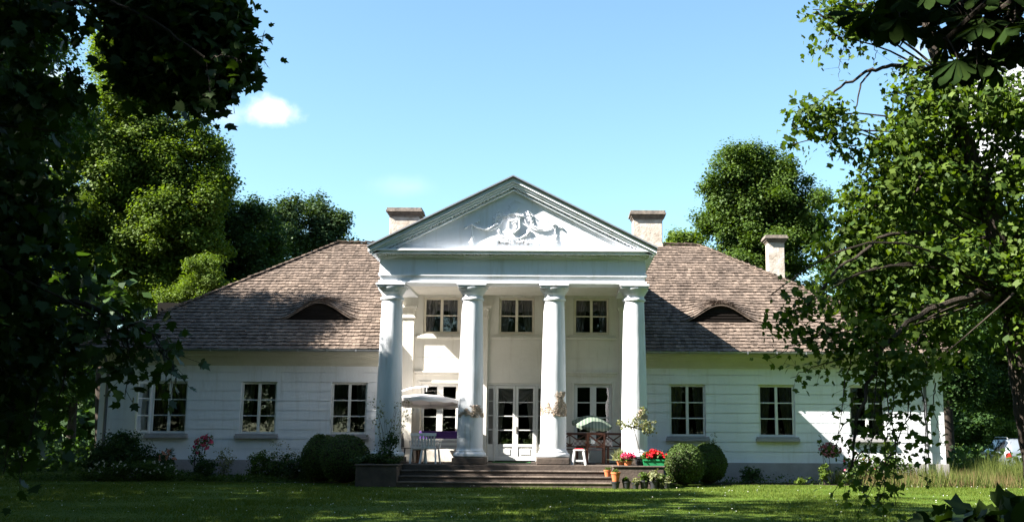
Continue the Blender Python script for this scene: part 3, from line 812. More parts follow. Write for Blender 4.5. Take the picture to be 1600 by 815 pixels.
# columns
prof = [(.44, .80), (.485, .83), (.49, .88), (.46, .93), (.42, .95), (.42, .985), (.40, 1.0), (.383, 1.06)]
for i in range(13):
    u = i / 12; prof.append((.383 - .078 * u ** 1.5, 1.06 + u * (5.36 - 1.06)))
prof += [(.305, 5.38), (.345, 5.40), (.352, 5.43), (.345, 5.46), (.31, 5.475), (.305, 5.56), (.33, 5.575), (.335, 5.60), (.355, 5.61), (.36, 5.64), (.41, 5.70), (.43, 5.74), (.43, 5.75)]
PATCH = {1: (1.95, 2.45, .55), 2: (2.0, 2.75, .0), 3: (1.9, 2.3, -.6)}
cols = []
for ci, x in enumerate((-3.6, -1.2, 1.24, 3.62)):
    cm = MB().lathe(prof[8:], (x, -3.1, 0), 40, .004)
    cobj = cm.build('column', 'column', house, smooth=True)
    MB().lathe(prof[:8], (x, -3.1, 0), 40).build('column_base', 'column', cobj, smooth=True)
    MB().box(x - .48, x + .48, -3.6, -2.6, .603, .795).build('column_plinth', 'stone', cobj, bevel=.025)
    MB().box(x - .41, x + .41, -3.51, -2.69, 5.75, 5.80).box(x - .44, x + .44, -3.54, -2.66, 5.805, 5.868).build('abacus', 'column', cobj, bevel=.01)
    if ci in PATCH:     # ragged patch of bare render with crumbling edges
        z0, z1, ph0 = PATCH[ci]; pm = MB(); nA, nZ = 80, 44
        for ia in range(nA):
            for iz in range(nZ):
                a = -math.pi / 2 + (ia / nA - .5) * 3.0; v = iz / nZ; z = z0 + (z1 - z0) * v
                ax = (ia / nA - .5) * 2 + .09 * math.sin(v * 9 + ci) + random.gauss(0, .05)
                w1 = .20 + .10 * math.sin(ia * .37 + ci * 2) + random.gauss(0, .05)
                lowband = abs(v - .22 - .08 * math.sin(ia * .21 + ci)) < w1 * (.75 if ci != 3 else .5) and ax > (-.9 if ci == 2 else -.55 if ci == 1 else .05)
                tower = ci == 2 and abs(ax - .45) < .33 - .12 * v + .1 * math.sin(v * 17) and v < .95
                tower = tower or (ci == 1 and abs(ax - .35) < .25 and v < .7) or (ci == 3 and abs(ax - .5) < .22 and v < .8)
                if (lowband or tower) and random.random() < .66:
                    r = .383 - .078 * ((z - 1.06) / 4.3) ** 1.5 + .004 + .022 * random.random() ** 2
                    da = 3.0 / nA * random.uniform(.5, 1.1); dz = (z1 - z0) / nZ * random.uniform(.5, 1.2); vs = []
                    rot = random.uniform(-.5, .5)
                    q4 = [(math.cos(k_ * math.pi / 2 + rot), math.sin(k_ * math.pi / 2 + rot)) for k_ in range(4)]
                    for s_, t_ in q4:
                        rr = r + random.uniform(-.006, .012); aa = a + s_ * da; vs.append((x + rr * math.cos(aa), -3.1 + rr * math.sin(aa), z + t_ * dz))
                    for s_, t_ in q4:
                        rr = .30; aa = a + s_ * da; vs.append((x + rr * math.cos(aa), -3.1 + rr * math.sin(aa), z + t_ * dz))
                    pm.add(vs, [(0, 1, 2, 3), (0, 4, 5, 1), (1, 5, 6, 2), (2, 6, 7, 3), (3, 7, 4, 0)])
        pm.build('crumbled_patch', 'patch', cobj, fix=False)
# entablature: front beam and two returns
en = MB()
LAY = [(-.03, 5.872, 5.945), (.02, 5.945, 6.09), (-.035, 6.09, 6.175), (.0, 6.175, 6.60)]
for e, z0, z1 in LAY:       # e > 0 is set back
    en.box(-3.95 + e, 3.95 - e, -3.44 + e, -2.76 - e, z0, z1)
    for s in (-1, 1):
        a, b_ = sorted((s * (3.95 - e), s * (3.27 + e))); en.box(a, b_, -2.76 - e, -.003, z0, z1)
en.build('entablature', 'plaster', house, bevel=.008)
cor = MB()
for e, z0, z1 in ((.05, 6.60, 6.645), (.09, 6.645, 6.70), (.26, 6.72, 6.80), (.31, 6.80, 6.86)):
    cor.box(-3.95 - e, 3.95 + e, -3.44 - e, -2.8, z0, z1)
    for s in (-1, 1):
        a, b_ = sorted((s * (3.95 + e), s * 3.3)); cor.box(a, b_, -2.8, 4.0, z0, z1)
x = -3.98
while x < 3.95:      # row of small dentils
    cor.box(x, x + .055, -3.56, -3.4, 6.675, 6.719); x += .105
cor.build('portico_cornice', 'plaster', house, bevel=.006)
MB().box(-3.27, 3.27, -2.76, -.004, 5.96, 6.0).build('portico_ceiling', 'cream', house)
# pediment
PW, PZ0, PZ1 = 4.26, 6.92, 9.06
def chevron(mb, a, b_, y0, y1, inset=0.):
    w_ = PW - inset; k = (PZ1 - PZ0) / PW; za = PZ1
    def zz(x): return za - k * abs(x)
    for s in (-1, 1):
        mb.prism([(0, zz(0) - a), (s * w_, zz(w_) - a), (s * w_, zz(w_) - b_), (0, zz(0) - b_)], y0, y1)
ped = MB()
chevron(ped, .052, .17, -3.80, -3.3); chevron(ped, .17, .24, -3.745, -3.3, .06); chevron(ped, .24, .315, -3.70, -3.3, .12); chevron(ped, .36, .41, -3.63, -3.3, .3)
k = (PZ1 - PZ0) / PW
for s in (-1, 1):     # dentils up the rake
    x = .1
    while x < PW - .35:
        z = PZ1 - k * x - .315; ped.prism([(s * x, z), (s * (x + .055), z - k * .055), (s * (x + .055), z - k * .055 - .04), (s * x, z - .04)], -3.64, -3.5); x += .105
ped.build('raking_cornice', 'plaster', house)
ty = MB().prism([(-4.1, 6.861), (4.1, 6.861), (0, 8.78)], -3.51, -3.2)
tym = ty.build('tympanum', 'plaster', house)
pr_ = MB(); chevron(pr_, .0, .05, -3.86, 6.9, -.01)
pr_.v = [(x, y, z) for x, y, z in pr_.v]
pr_.build('portico_roof', 'dark_metal', house)
fl = MB(); chevron(fl, -.012, .03, -3.885, -3.864, -.02)
fl.build('flashing', 'metal', house)
MB().prism([(-4.2, 6.9), (4.2, 6.9), (0, 9.0)], 6.6, 6.7).build('rear_gable', 'plaster', house)

# relief on the tympanum: arms, crown, garlands, ribbons and the date
rel = MB(); TY = -3.51
def tp(x8, y8, out=.03):      # from the enlarged picture of the gable to the tympanum's plane
    q = at(700 + x8 / 8, 300 + y8 / 8, TY); return (q[0], TY - out, q[2])
def rope(pts, r, out=.035, leafy=0., jitter=0.):
    P = [np.array(tp(x, y, out)) for x, y in pts]; Q = []
    for i in range(len(P) - 1):
        for t in np.linspace(0, 1, 6, endpoint=False): Q.append(P[i] * (1 - t) + P[i + 1] * t)
    Q.append(P[-1]); rel.tube(Q, [r * .8 * (1 + .25 * math.sin(i * 1.9)) for i in range(len(Q))], 8)
    if leafy:
        for q in Q:
            for _ in range(2): rel.blob(q + rng.normal(size=3) * (leafy, .008, leafy), (leafy * .6, .022, leafy * .45), 6, 4)
sh = [(757, 365), (885, 345), (892, 452), (822, 512), (755, 470)]
def poly_rel(pts, o0, o1):
    P = [tp(x, y, 0) for x, y in pts]; rel.prism([(p[0], p[2]) for p in P], TY - o1, TY - o0)
poly_rel(sh, -.01, .075)
for i in range(5):
    a, b_ = sh[i], sh[(i + 1) % 5]; rel.bar(tp(*a, .10), tp(*b_, .10), .04, .05)
rel.bar(tp(822, 378, .115), tp(822, 480, .115), .03, .035); rel.bar(tp(822, 385, .115), tp(862, 382, .115), .03, .03); rel.bar(tp(800, 408, .115), tp(850, 408, .115), .03, .03)
rope([(835, 425), (862, 432), (858, 455), (838, 468)], .022, .115)
rope([(690, 300), (730, 300), (765, 280), (815, 270), (865, 280), (905, 300), (945, 302)], .034, .06, .03)
rope([(735, 340), (780, 325), (822, 345), (865, 325), (905, 335)], .022, .035)
poly_rel([(760, 205), (880, 205), (850, 265), (785, 265)], -.01, .07)
rope([(757, 205), (775, 235), (790, 215), (822, 240), (850, 215), (868, 235), (882, 205)], .014, .045)
rope([(760, 165), (800, 205)], .018); rope([(775, 180), (825, 100), (912, 135)], .013, .03)
for s in (0, 1):
    X = (lambda v: v) if s == 0 else (lambda v: 1640 - v)
    rope([(X(640), 260), (X(620), 300), (X(600), 350), (X(592), 390)], .03, .045, .045)
    rope([(X(605), 395), (X(560), 435), (X(490), 468), (X(430), 462), (X(360), 440), (X(305), 405)], .034, .05, .02)
    rope([(X(680), 340), (X(660), 400), (X(610), 445), (X(540), 478), (X(450), 480)], .02, .035)
    for dx, dy in ((0, 0), (-60, 25), (-80, 38), (60, -25), (85, -42)): rel.blob(tp(X(300 + dx), 408 + dy * (1 if s == 0 else 1), .03), (.04, .04, .035), 8, 5)
    rope([(X(225), 438), (X(300), 408), (X(385), 365)], .014)
    rope([(X(298), 430), (X(302), 500), (X(300), 560)], .022, .035, .012); rope([(X(300), 560), (X(290), 610), (X(300), 650)], .03, .04, .03)
    rel.blob(tp(X(637), 490, .03), (.05, .04, .06), 8, 5)
rope([(655, 540), (720, 575), (790, 592), (850, 590), (920, 570), (985, 530), (1030, 480)], .034, .04, .035)
rope([(530, 650), (575, 640), (600, 605), (650, 598), (690, 618), (740, 605), (790, 622), (840, 600), (890, 620), (940, 605), (990, 628), (1040, 605), (1075, 640), (1125, 645)], .024, .035, .03)
relo = rel.build('coat_of_arms_relief', 'plaster', tym, smooth=True)
tcv = bpy.data.curves.new('t', 'FONT'); tcv.body = 'A.D. 1792'; tcv.size = .17; tcv.extrude = .014; tcv.align_x = 'CENTER'; tcv.space_character = 1.35
to = bpy.data.objects.new('t', tcv); COL.objects.link(to); bpy.context.view_layer.update()
tme = bpy.data.meshes.new_from_object(to.evaluated_get(bpy.context.evaluated_depsgraph_get())); bpy.data.objects.remove(to)
tme.materials.clear(); tme.materials.append(M['plinth'])
ti = bpy.data.objects.new('date_inscription', tme); COL.objects.link(ti); ti.parent = tym
q = tp(820, 662); ti.location = (q[0], TY - .008, q[2]); ti.rotation_euler = (math.pi / 2, 0, 0)
# ------------------------------------------------------------------ trees behind the house
def LP(*rows, Y, deep=1.0): return [lobe_px(*r, Y, deep) for r in rows]
def gz(px, Y): p = at(px, 700, Y); return (p[0], Y, 0)

tree('linden_tree', 'tall sunlit lime green tree left of the house with its trunk showing halfway up', gz(165, 12),
     LP((190, 130, 60, 60), (150, 200, 70, 70), (230, 210, 75, 75), (190, 290, 90, 80), (270, 290, 70, 75), (130, 330, 60, 70), (320, 240, 30, 35), (330, 300, 30, 45), (250, 370, 90, 55), (150, 420, 60, 60), (215, 85, 25, 25), (200, 375, 60, 45), (305, 365, 50, 50), (235, 430, 70, 45), (110, 240, 50, 60), (180, 70, 40, 30), Y=12),
     2100, 44, .26, .75, 'lime', .38, group='background trees', top=at(200, 110, 12), twigs=200)
tree('maple_tree', 'dark green tree between the tall lime tree and the far oaks', gz(330, 16),
     LP((330, 350, 50, 50), (380, 350, 45, 40), (290, 400, 60, 50), (390, 420, 60, 60), (340, 450, 80, 50), Y=16), 750, 42, .27, .8, 'deep', .3, group='background trees')
tree('oak_tree', 'bluish green oak with sky gaps behind the left roof slope, nearer the lime tree', gz(440, 30),
     LP((438, 330, 34, 26), (415, 360, 34, 28), (455, 370, 34, 30), (430, 410, 45, 35), (440, 470, 60, 40), Y=30), 420, 36, .34, .9, 'oak', .4, group='background trees', shell=.35)
tree('oak_tree', 'bluish green oak with a forked top behind the ridge end of the left roof', gz(500, 32),
     LP((497, 330, 26, 24), (500, 362, 34, 24), (530, 345, 12, 14), (515, 385, 34, 20), (485, 400, 40, 30), (500, 450, 50, 40), Y=32), 380, 34, .34, .85, 'oak', .4, group='background trees', shell=.35)
tree('oak_tree', 'small far treetop just showing over the left end of the ridge', gz(540, 60),
     LP((540, 395, 26, 22), (530, 440, 40, 40), Y=60), 120, 30, .5, 1.2, 'mid', .4, group='background trees')
tree('young_tree', 'bright yellow green young tree rising behind the left hip of the roof', gz(315, 9.5),
     LP((315, 440, 35, 35), (280, 470, 35, 35), (345, 465, 30, 30), (300, 510, 60, 35), (325, 415, 16, 18), Y=9.5), 420, 40, .17, .5, 'lime', .16, group='background trees')
tree('maple_tree', 'large round deep green maple behind the right half of the roof', gz(1180, 20),
     LP((1150, 265, 45, 38), (1200, 275, 48, 40), (1130, 310, 45, 35), (1180, 325, 65, 40), (1235, 320, 48, 45), (1110, 345, 30, 22), (1150, 375, 55, 40), (1215, 380, 60, 45), (1262, 360, 30, 40), (1190, 430, 80, 40), (1155, 237, 20, 14), Y=20, deep=.9),
     1150, 46, .27, .72, 'mid', .4, group='background trees', shell=.62, up=.8)
tree('maple_tree', 'far low treetop between the right chimney and the large maple', gz(1063, 40),
     LP((1062, 378, 28, 17), (1085, 385, 26, 18), (1060, 420, 45, 35), Y=40), 240, 30, .36, .8, 'lime', .35, group='background trees')
tree('linden_tree', 'sunlit yellow green tree seen through the leaves left of the leaning trunk', gz(1480, 14),
     LP((1480, 275, 60, 50), (1440, 340, 60, 50), (1510, 340, 60, 50), (1470, 400, 80, 50), (1400, 420, 60, 60), (1450, 480, 80, 50), (1370, 340, 50, 60), Y=14), 900, 40, .26, .75, 'lime', .35, group='background trees')
tree('maple_tree', 'dark tree behind the right corner of the house', gz(1420, 10),
     LP((1400, 500, 70, 60), (1340, 440, 50, 60), (1480, 520, 70, 60), (1530, 470, 60, 70), (1470, 590, 70, 45), (1390, 580, 40, 40), Y=10), 800, 40, .25, .8, 'deep', .3, group='background trees')
tree('maple_tree', 'dark tree at the right edge of the picture behind the leaning trunk', gz(1620, 16),
     LP((1590, 400, 70, 80), (1560, 520, 70, 60), (1620, 560, 70, 70), (1640, 450, 60, 90), (1590, 610, 80, 40), Y=16), 700, 40, .27, .8, 'deep', .3, group='background trees')
tree('dense_tree', 'dark far tree closing the view behind the parked car', gz(1540, 26),
     LP((1500, 600, 70, 60), (1580, 610, 70, 60), (1540, 540, 80, 60), (1640, 590, 70, 70), (1460, 560, 50, 70), (1540, 660, 120, 30), Y=26), 650, 36, .34, .9, 'deep', .3, group='background trees')
bt = at(1572, 690, 11)
tree('bush', 'small sunlit round bush behind the parked car', (bt[0], 11, 0),
     LP((1572, 668, 20, 18), (1580, 690, 24, 18), (1560, 690, 15, 14), Y=11), 75, 40, .13, .28, 'lime', .06, 'bush', 'background trees', shell=.6)
# dark wood left of the house
for px, Y, lab, rows in ((-20, 6, 'dark dense tree at the left edge behind the foreground leaves', ((-20, 480, 80, 80), (40, 560, 60, 60), (-40, 600, 80, 60), (10, 400, 70, 70), (30, 330, 60, 60))),
                         (110, 20, 'dark understorey tree just left of the house corner', ((90, 520, 60, 70), (185, 440, 60, 50), (235, 470, 50, 45), (140, 400, 50, 50), (130, 590, 45, 50), (70, 620, 60, 40), (130, 500, 50, 50), (60, 450, 60, 60))),
                         (30, 30, 'dark far tree deep in the wood left of the house', ((10, 560, 60, 60), (70, 570, 60, 60), (20, 640, 60, 30), (120, 640, 60, 25), (40, 470, 80, 60)))):
    tree('dense_tree', lab, gz(px, Y), LP(*rows, Y=Y), 520, 38, .28, .8, 'deep', .25, group='background trees')
# the shading tree beside the left wing
T2 = np.array([-19.5, -4.5, 0.])
def LW(*rows): return [(np.array(r[:3], float), np.array(r[3:], float)) for r in rows]
tree('linden_tree', 'big dark shading tree left of the front wing, at the left picture edge', T2,
     LW((-19, -4, 9.5, 4.6, 3.6, 3.6), (-16.2, -3.2, 9.2, 2.6, 2.6, 2.8), (-16, -6.5, 10.0, 3.2, 2.8, 2.9), (-22, -5, 10, 3.5, 3, 3.4), (-20, -8, 9, 4.4, 3, 4), (-23.5, -9, 8.5, 4, 3.5, 4), (-17, -9.5, 9.0, 3, 2.6, 3.2), (-24, -5, 13, 2.5, 2, 2), (-18.5, -2.2, 13, 3, 2.5, 2.4), (-15.5, -2.5, 12, 2, 2, 1.9), (-14.5, -10.5, 12, 3, 2.5, 2.6), (-12.5, -12, 10.5, 2.2, 2.2, 2.2), (-10.5, -13.5, 12.5, 2.6, 2.2, 2), (-15.5, -8.1, 12.6, 2.2, 1.0, 1.8), (-17, -8.6, 13, 2, 1, 2), (-17.6, -7.1, 13.6, 1.8, .8, 1.7)),
     3300, 40, .26, .8, 'deep', .45, group='background trees', twigs=150)

# ------------------------------------------------------------------ foreground trees
def drooping(name, label, base, lobes, clumps, per, size, clump_r, leafm, trunk_pts, trunk_r, limbs=(), shape='tulip', group=None, twigs=0, extra=None, more=(), skip=(), **kw):
    seed(11)
    base = np.array(base, float); t = thing(name, label, 'tree', base, 0, group)
    V, C, I = crown_leaves(lobes, clumps, per, size, clump_r, shape, **kw)
    Vs = [V] + [crown_leaves(l_, c_, p_, size, clump_r, shape, **kw)[0] for l_, c_, p_ in more]
    mb = MB(); P = [np.array(p, float) for p in trunk_pts]
    # smooth the trunk line
    Q = []
    for i in range(len(P) - 1):
        for u in np.linspace(0, 1, 5, endpoint=False):
            p0, p1, p2, p3 = P[max(i - 1, 0)], P[i], P[i + 1], P[min(i + 2, len(P) - 1)]
            Q.append(.5 * ((2 * p1) + (p2 - p0) * u + (2 * p0 - 5 * p1 + 4 * p2 - p3) * u * u + (3 * p1 - p0 - 3 * p2 + p3) * u ** 3))
    Q.append(P[-1]); n = len(Q)
    mb.tube(Q, [trunk_r * (1 - .72 * i / n) * (1 + .06 * math.sin(i * 2.1)) for i in range(n)], 12)
    for pts, r in limbs:
        pts = [np.array(p, float) for p in pts]; q = []
        for i in range(len(pts) - 1):
            for u in np.linspace(0, 1, 5, endpoint=False):
                q.append(pts[i] * (1 - u) + pts[i + 1] * u + rng.normal(size=3) * r * .35)
        q.append(pts[-1]); mb.tube(q, [r * (1 - .75 * i / len(q)) for i in range(len(q))], 6)
    A = np.array(Q)
    for lo_b in lobes:
        if id(lo_b) in skip: continue
        c, r = lo_b
        i = int(max(len(A) * .38, np.argmin(np.linalg.norm(A - (c + np.array([0, 0, -.2 - .55 * np.hypot(*(c[:2] - A[len(A) // 2][:2]))])), axis=1))))
        limb(mb, A[i], c, trunk_r * .11, .008, .12, 8, 5, sag=.08)
    for j in rng.permutation(len(C))[:twigs]:
        limb(mb, lobes[I[j]][0] + (C[j] - lobes[I[j]][0]) * .2, C[j], .011, .003, .12, 5, 3)
    if extra:
        for pts, r0, nl in extra:      # hanging sprays: a twig and its leaves
            pts = [np.array(p, float) for p in pts]; q = []
            for i in range(len(pts) - 1):
                for u in np.linspace(0, 1, 6, endpoint=False): q.append(pts[i] * (1 - u) + pts[i + 1] * u + rng.normal(size=3) * .012)
            q.append(pts[-1]); q = np.array(q); mb.tube(list(q), [r0 * (1 - .8 * i / len(q)) + .002 for i in range(len(q))], 5)
            k = rng.integers(len(q) // 6, len(q), nl); pet = rng.normal(size=(nl, 3)) * .13; pet[:, 2] -= .05
            pos = q[k] + pet
            nr = unit(rng.normal(size=(nl, 3)) * .8 + (0, -.5, .4)); st = unit(pet * 2 + rng.normal(size=(nl, 3)) * .3 + (0, 0, -.5))
            Vs.append(leaves(pos, nr, st, size * (.6 + .7 * rng.random(nl)), shape))
            for a, b_ in list(zip(q[k], pos))[::2]: mb.tube([a, b_], .0025, 3, cap=False)
    V = np.concatenate(Vs)
    np_mesh('crown', V, V.shape[1], leafm, t, base)
    mb.v = [(x - base[0], y - base[1], z - base[2]) for x, y, z in mb.v]
    mb.build('trunk', 'bark', t, smooth=True, fix=False)
    return t
def A(px, py, Y): return at(px, py, Y)
YR = -18.0
tr = [(A(1632, 760, YR)[0], YR, -.1), A(1620, 720, YR), A(1605, 640, YR), A(1590, 540, YR), A(1575, 440, YR), A(1545, 330, YR), A(1514, 240, YR), A(1485, 150, YR), A(1455, 60, YR), A(1430, -60, YR), A(1410, -200, YR)]
limbs = [([A(1515, 265, YR), A(1495, 243, YR), A(1465, 245, YR), A(1440, 275, YR - .3), A(1425, 310, YR - .5)], .05),
         ([A(1562, 375, YR), A(1500, 372, YR), A(1430, 360, YR - .3), A(1370, 375, YR - .6), A(1310, 420, YR - 1), A(1260, 480, YR - 1.2)], .05),
         ([A(1470, 120, YR), A(1430, 100, YR), A(1385, 105, YR), A(1345, 115, YR), A(1305, 140, YR), A(1280, 165, YR)], .045),
         ([A(1365, 107, YR), A(1345, 130, YR), A(1338, 165, YR), A(1335, 190, YR)], .02),
         ([A(1450, 30, YR), A(1400, 10, YR), A(1340, 10, YR), A(1300, 30, YR), A(1270, 20, YR)], .05),
         ([A(1570, 470, YR), A(1530, 460, YR - .5), A(1450, 480, YR - 1), A(1380, 540, YR - 1.3), A(1340, 640, YR - 1.6), A(1330, 730, YR - 1.7)], .06),
         ([A(1556, 410, YR), A(1580, 380, YR), A(1620, 350, YR)], .08),
         ([A(1525, 285, YR), A(1560, 262, YR), A(1620, 240, YR)], .06)]
lb = LP((1440, 150, 50, 60), (1410, 220, 55, 50), (1480, 200, 60, 60), (1545, 150, 60, 70), (1590, 240, 50, 60), (1380, 300, 50, 55), (1450, 300, 60, 60), (1545, 300, 50, 50),
        (1350, 380, 50, 45), (1420, 400, 60, 50), (1490, 420, 60, 60), (1590, 380, 50, 60), (1340, 450, 60, 45), (1400, 500, 65, 50), (1470, 520, 55, 55), (1590, 500, 40, 60), (1585, 170, 45, 50), (1600, 300, 40, 50), (1570, 440, 40, 50), Y=YR, deep=1.1)
lb += LP((1310, 25, 50, 30), (1300, 55, 35, 35), (1270, 15, 20, 15), (1350, 30, 40, 30), (1255, 185, 22, 35), (1300, 180, 30, 30), (1335, 235, 22, 25), (1320, 200, 20, 20), (1240, 225, 10, 18), (1330, 330, 30, 30), (1300, 390, 28, 30), Y=YR, deep=.8)
lb2 = LP((1250, 470, 36, 22), (1225, 505, 28, 22), (1290, 530, 36, 24), (1340, 560, 40, 28), (1205, 460, 12, 12), (1410, 590, 45, 30), (1360, 530, 50, 36), (1450, 575, 30, 40), Y=YR - 1.2, deep=.8)
ex = []
for (x0, y0, x1, y1, nl) in ((1300, 520, 1200, 560, 22), (1320, 560, 1235, 590, 16), (1330, 560, 1310, 690, 26), (1370, 580, 1350, 760, 34), (1395, 600, 1400, 790, 36), (1420, 620, 1425, 700, 26), (1350, 700, 1300, 770, 22), (1400, 690, 1370, 800, 30), (1385, 560, 1380, 810, 30), (1440, 600, 1445, 740, 18), (1345, 640, 1290, 700, 14), (1425, 640, 1340, 800, 26), (1410, 640, 1320, 740, 20), (1460, 600, 1470, 690, 10)):
    y_ = YR - 1.6 + random.uniform(-.5, .3)
    ex.append(([A(x0, y0, YR - 1.3), A((x0 + x1) / 2 + random.uniform(-8, 8), (y0 + y1) / 2 - 6, y_), A(x1, y1, y_)], .009, int(nl * 1.6)))
for (x0, y0, x1, y1, nl) in ((1320, 60, 1310, 120, 0), (1320, 70, 1325, 95, 0), (1360, 60, 1365, 100, 0), (1345, 50, 1340, 90, 0)):
    ex.append(([A(x0, y0, YR), A(x1 + 4, (y0 + y1) / 2, YR), A(x1, y1, YR)], .006, 6))
drooping('tulip_tree', 'tall leafy tree with a dark leaning trunk and drooping branches in the right foreground', tr[0], lb + lb2, 800, 24, .088, .33, 'fg', tr, .235, limbs, 'tulip', None, 260, ex, droop=.35, spread=1.0, up=.4, shell=.3)

# left foreground maple: fills the left edge, overhangs the top, droops over the house corner
YL = -24.5
lm = LP((-20, 40, 80, 80), (45, 50, 55, 60), (95, 30, 28, 40), (20, 150, 55, 70), (85, 130, 32, 45), (90, 205, 22, 35), (10, 250, 50, 60), (45, 310, 35, 55), (85, 290, 14, 22), (0, 380, 60, 70), (60, 400, 42, 55), (110, 430, 26, 34), (10, 500, 70, 70), (70, 520, 45, 50), (30, 590, 45, 50), (0, 660, 30, 40), (165, 490, 28, 20), (190, 520, 26, 18), (-70, 200, 70, 120), (-90, 400, 80, 120), (70, 0, 60, 20), (115, 560, 18, 30), (60, 660, 14, 30), Y=YL, deep=1.3)
lmt = LP((245, 0, 55, 35), (255, 45, 52, 35), (300, 40, 55, 45), (275, 95, 60, 32), (310, 120, 35, 30), (340, 90, 40, 26), (330, 20, 32, 30), (222, 70, 18, 22), (320, 150, 14, 14), (372, 95, 10, 10), (225, 100, 24, 18), (250, 120, 35, 25), (190, 10, 22, 14), (325, 60, 36, 40), Y=YL + .6, deep=1.0); lm = lm + lmt
lw = LW((-9.5, -25.5, 9.5, 4, 3, 3.2), (-6.5, -23.5, 10.5, 3.2, 3.2, 2.4), (-12, -22, 9, 3.5, 3.5, 3.5), (-4.5, -21.5, 10.8, 2.8, 2.6, 1.8), (-8, -20, 10.5, 3.5, 2.6, 2.4), (-2.4, -23, 9.6, 2.2, 2.4, 1.5), (-13, -18, 10, 3.5, 3, 3), (-10, -28, 8, 3, 3, 3), (-11, -26, 5, 3, 3, 2.5), (-5, -17.5, 12.3, 3, 2.6, 1.8), (-12.5, -15.5, 11.5, 3, 2.5, 2.5), (-1.5, -19.5, 11.6, 2.6, 2.4, 1.3))
bl = np.array([-8.6, -25.2, 0])
limbsL = [([bl + (0, 0, 3), A(-40, 420, YL), A(40, 430, YL), A(120, 470, YL), A(190, 500, YL), A(250, 525, YL)], .06), ([bl + (.1, 0, 5), A(-60, 60, YL), A(60, 10, YL), A(170, 0, YL), A(250, 40, YL), A(320, 90, YL)], .045)]
exL = []
for (x0, y0, x1, y1, nl) in ((200, 500, 265, 560, 26), (230, 515, 275, 600, 20), (200, 520, 195, 620, 22), (180, 510, 205, 600, 22), (230, 520, 260, 580, 18), (150, 500, 175, 560, 14), (110, 560, 60, 700, 20), (60, 600, 30, 740, 24), (20, 600, 5, 740, 24), (330, 90, 378, 98, 10), (320, 110, 325, 165, 14), (150, 460, 215, 545, 30)):
    exL.append(([A(x0, y0, YL), A((x0 + x1) / 2 + 6, (y0 + y1) / 2 - 8, YL - .1), A(x1, y1, YL - .2)], .008, nl))
drooping('maple_tree', 'dark maple in the left foreground whose branches overhang the top left of the view', bl, lm + lw, 2500, 26, .105, .32, 'fgdark', [bl - (0, 0, .1), bl + (.1, 0, 2), bl + (-.1, .1, 4.5), bl + (.3, .2, 7), bl + (.2, .4, 10)], .34, limbsL, 'maple', None, 300, exL, skip={id(l_) for l_ in lmt}, more=[(lm, 160, 26), (lmt, 380, 26)], droop=.3, spread=1.1, up=.35, shell=.3)

# horse chestnut overhead: big palmate leaves hanging in at the top right
def chestnut():
    seed(5)
    base = np.array([7.5, -35.0, 0]); t = thing('chestnut_tree', 'horse chestnut hanging in from the right, its dark palmate leaves at the top right', 'tree', base)
    mb = MB(); top = base + np.array([-1.0, .5, 9]); ax = limb(mb, base - (0, 0, .1), top, .3, .1, .04, 10, 10)
    pos = []
    for (px, py, Y, n, rx, ry) in ((1395, 18, -30.0, 16, 55, 22), (1480, 28, -30.2, 22, 60, 30), (1570, 30, -30.4, 22, 50, 40), (1520, 85, -30.5, 10, 35, 20), (1480, 100, -30.6, 4, 25, 12), (1550, 100, -30.4, 6, 30, 12), (1420, 45, -30.0, 6, 40, 10), (1590, 70, -30.3, 8, 22, 22), (1440, -20, -30.2, 30, 110, 30), (1560, -40, -30.4, 30, 110, 40)):
        hub = A(px, py - 40, Y); limb(mb, ax[6], hub, .05, .012, .12, 8, 6)
        for _ in range(n):
            p = A(px + rng.normal() * rx * .5, py + rng.normal() * ry * .5, Y + rng.normal() * .35); pos.append(p); limb(mb, hub, p, .006, .003, .1, 4, 4)
    lob = LW((1.5, -33.5, 8.0, 4, 3, 2.6), (-2, -33, 8.5, 3.5, 3, 2.6), (5, -32, 8, 3.5, 3, 2.5), (-5, -31.5, 8.5, 3.2, 3, 2.8), (0, -30.2, 9.5, 3.5, 2.2, 2), (-3, -29, 10, 3, 2, 2), (4, -29.5, 8.8, 3, 2, 1.8), (5.5, -30.5, 6.2, 2.2, 1.6, 1.0), (3.5, -31.5, 6, 2.2, 1.5, .9))
    C, U, I = clumps_in(lob, 3200, .2); pos = np.concatenate([np.array(pos), C])
    V = []
    for c, r in lob: limb(mb, ax[7], c, .09, .02, .1, 6, 5)
    for p in pos:
        nl = rng.integers(5, 8); nr = unit(np.array([[rng.normal() * .5, rng.normal() * .5 - .35, .8]]))[0]
        a = unit(np.cross(nr, rng.normal(size=3))[None])[0]; b_ = np.cross(nr, a); L_ = .125 * rng.uniform(.75, 1.2)
        ang = np.linspace(-2.2, 2.2, nl) + rng.uniform(0, 6.3)
        st = np.cos(ang)[:, None] * a + np.sin(ang)[:, None] * b_ + np.array([0, 0, -.65])
        nn = unit(np.repeat(nr[None], nl, 0) + (np.cos(ang)[:, None] * a + np.sin(ang)[:, None] * b_) * .5)
        V.append(leaves(np.repeat(p[None], nl, 0), nn, unit(st), np.full(nl, L_) * (1 - .25 * np.abs(np.linspace(-1, 1, nl)))*1.15, 'leaflet', .12))
    V = np.concatenate(V); np_mesh('crown', V, V.shape[1], 'chestnut', t, base)
    mb.v = [(x - base[0], y - base[1], z) for x, y, z in mb.v]; mb.build('trunk', 'bark', t, smooth=True, fix=False)
chestnut()

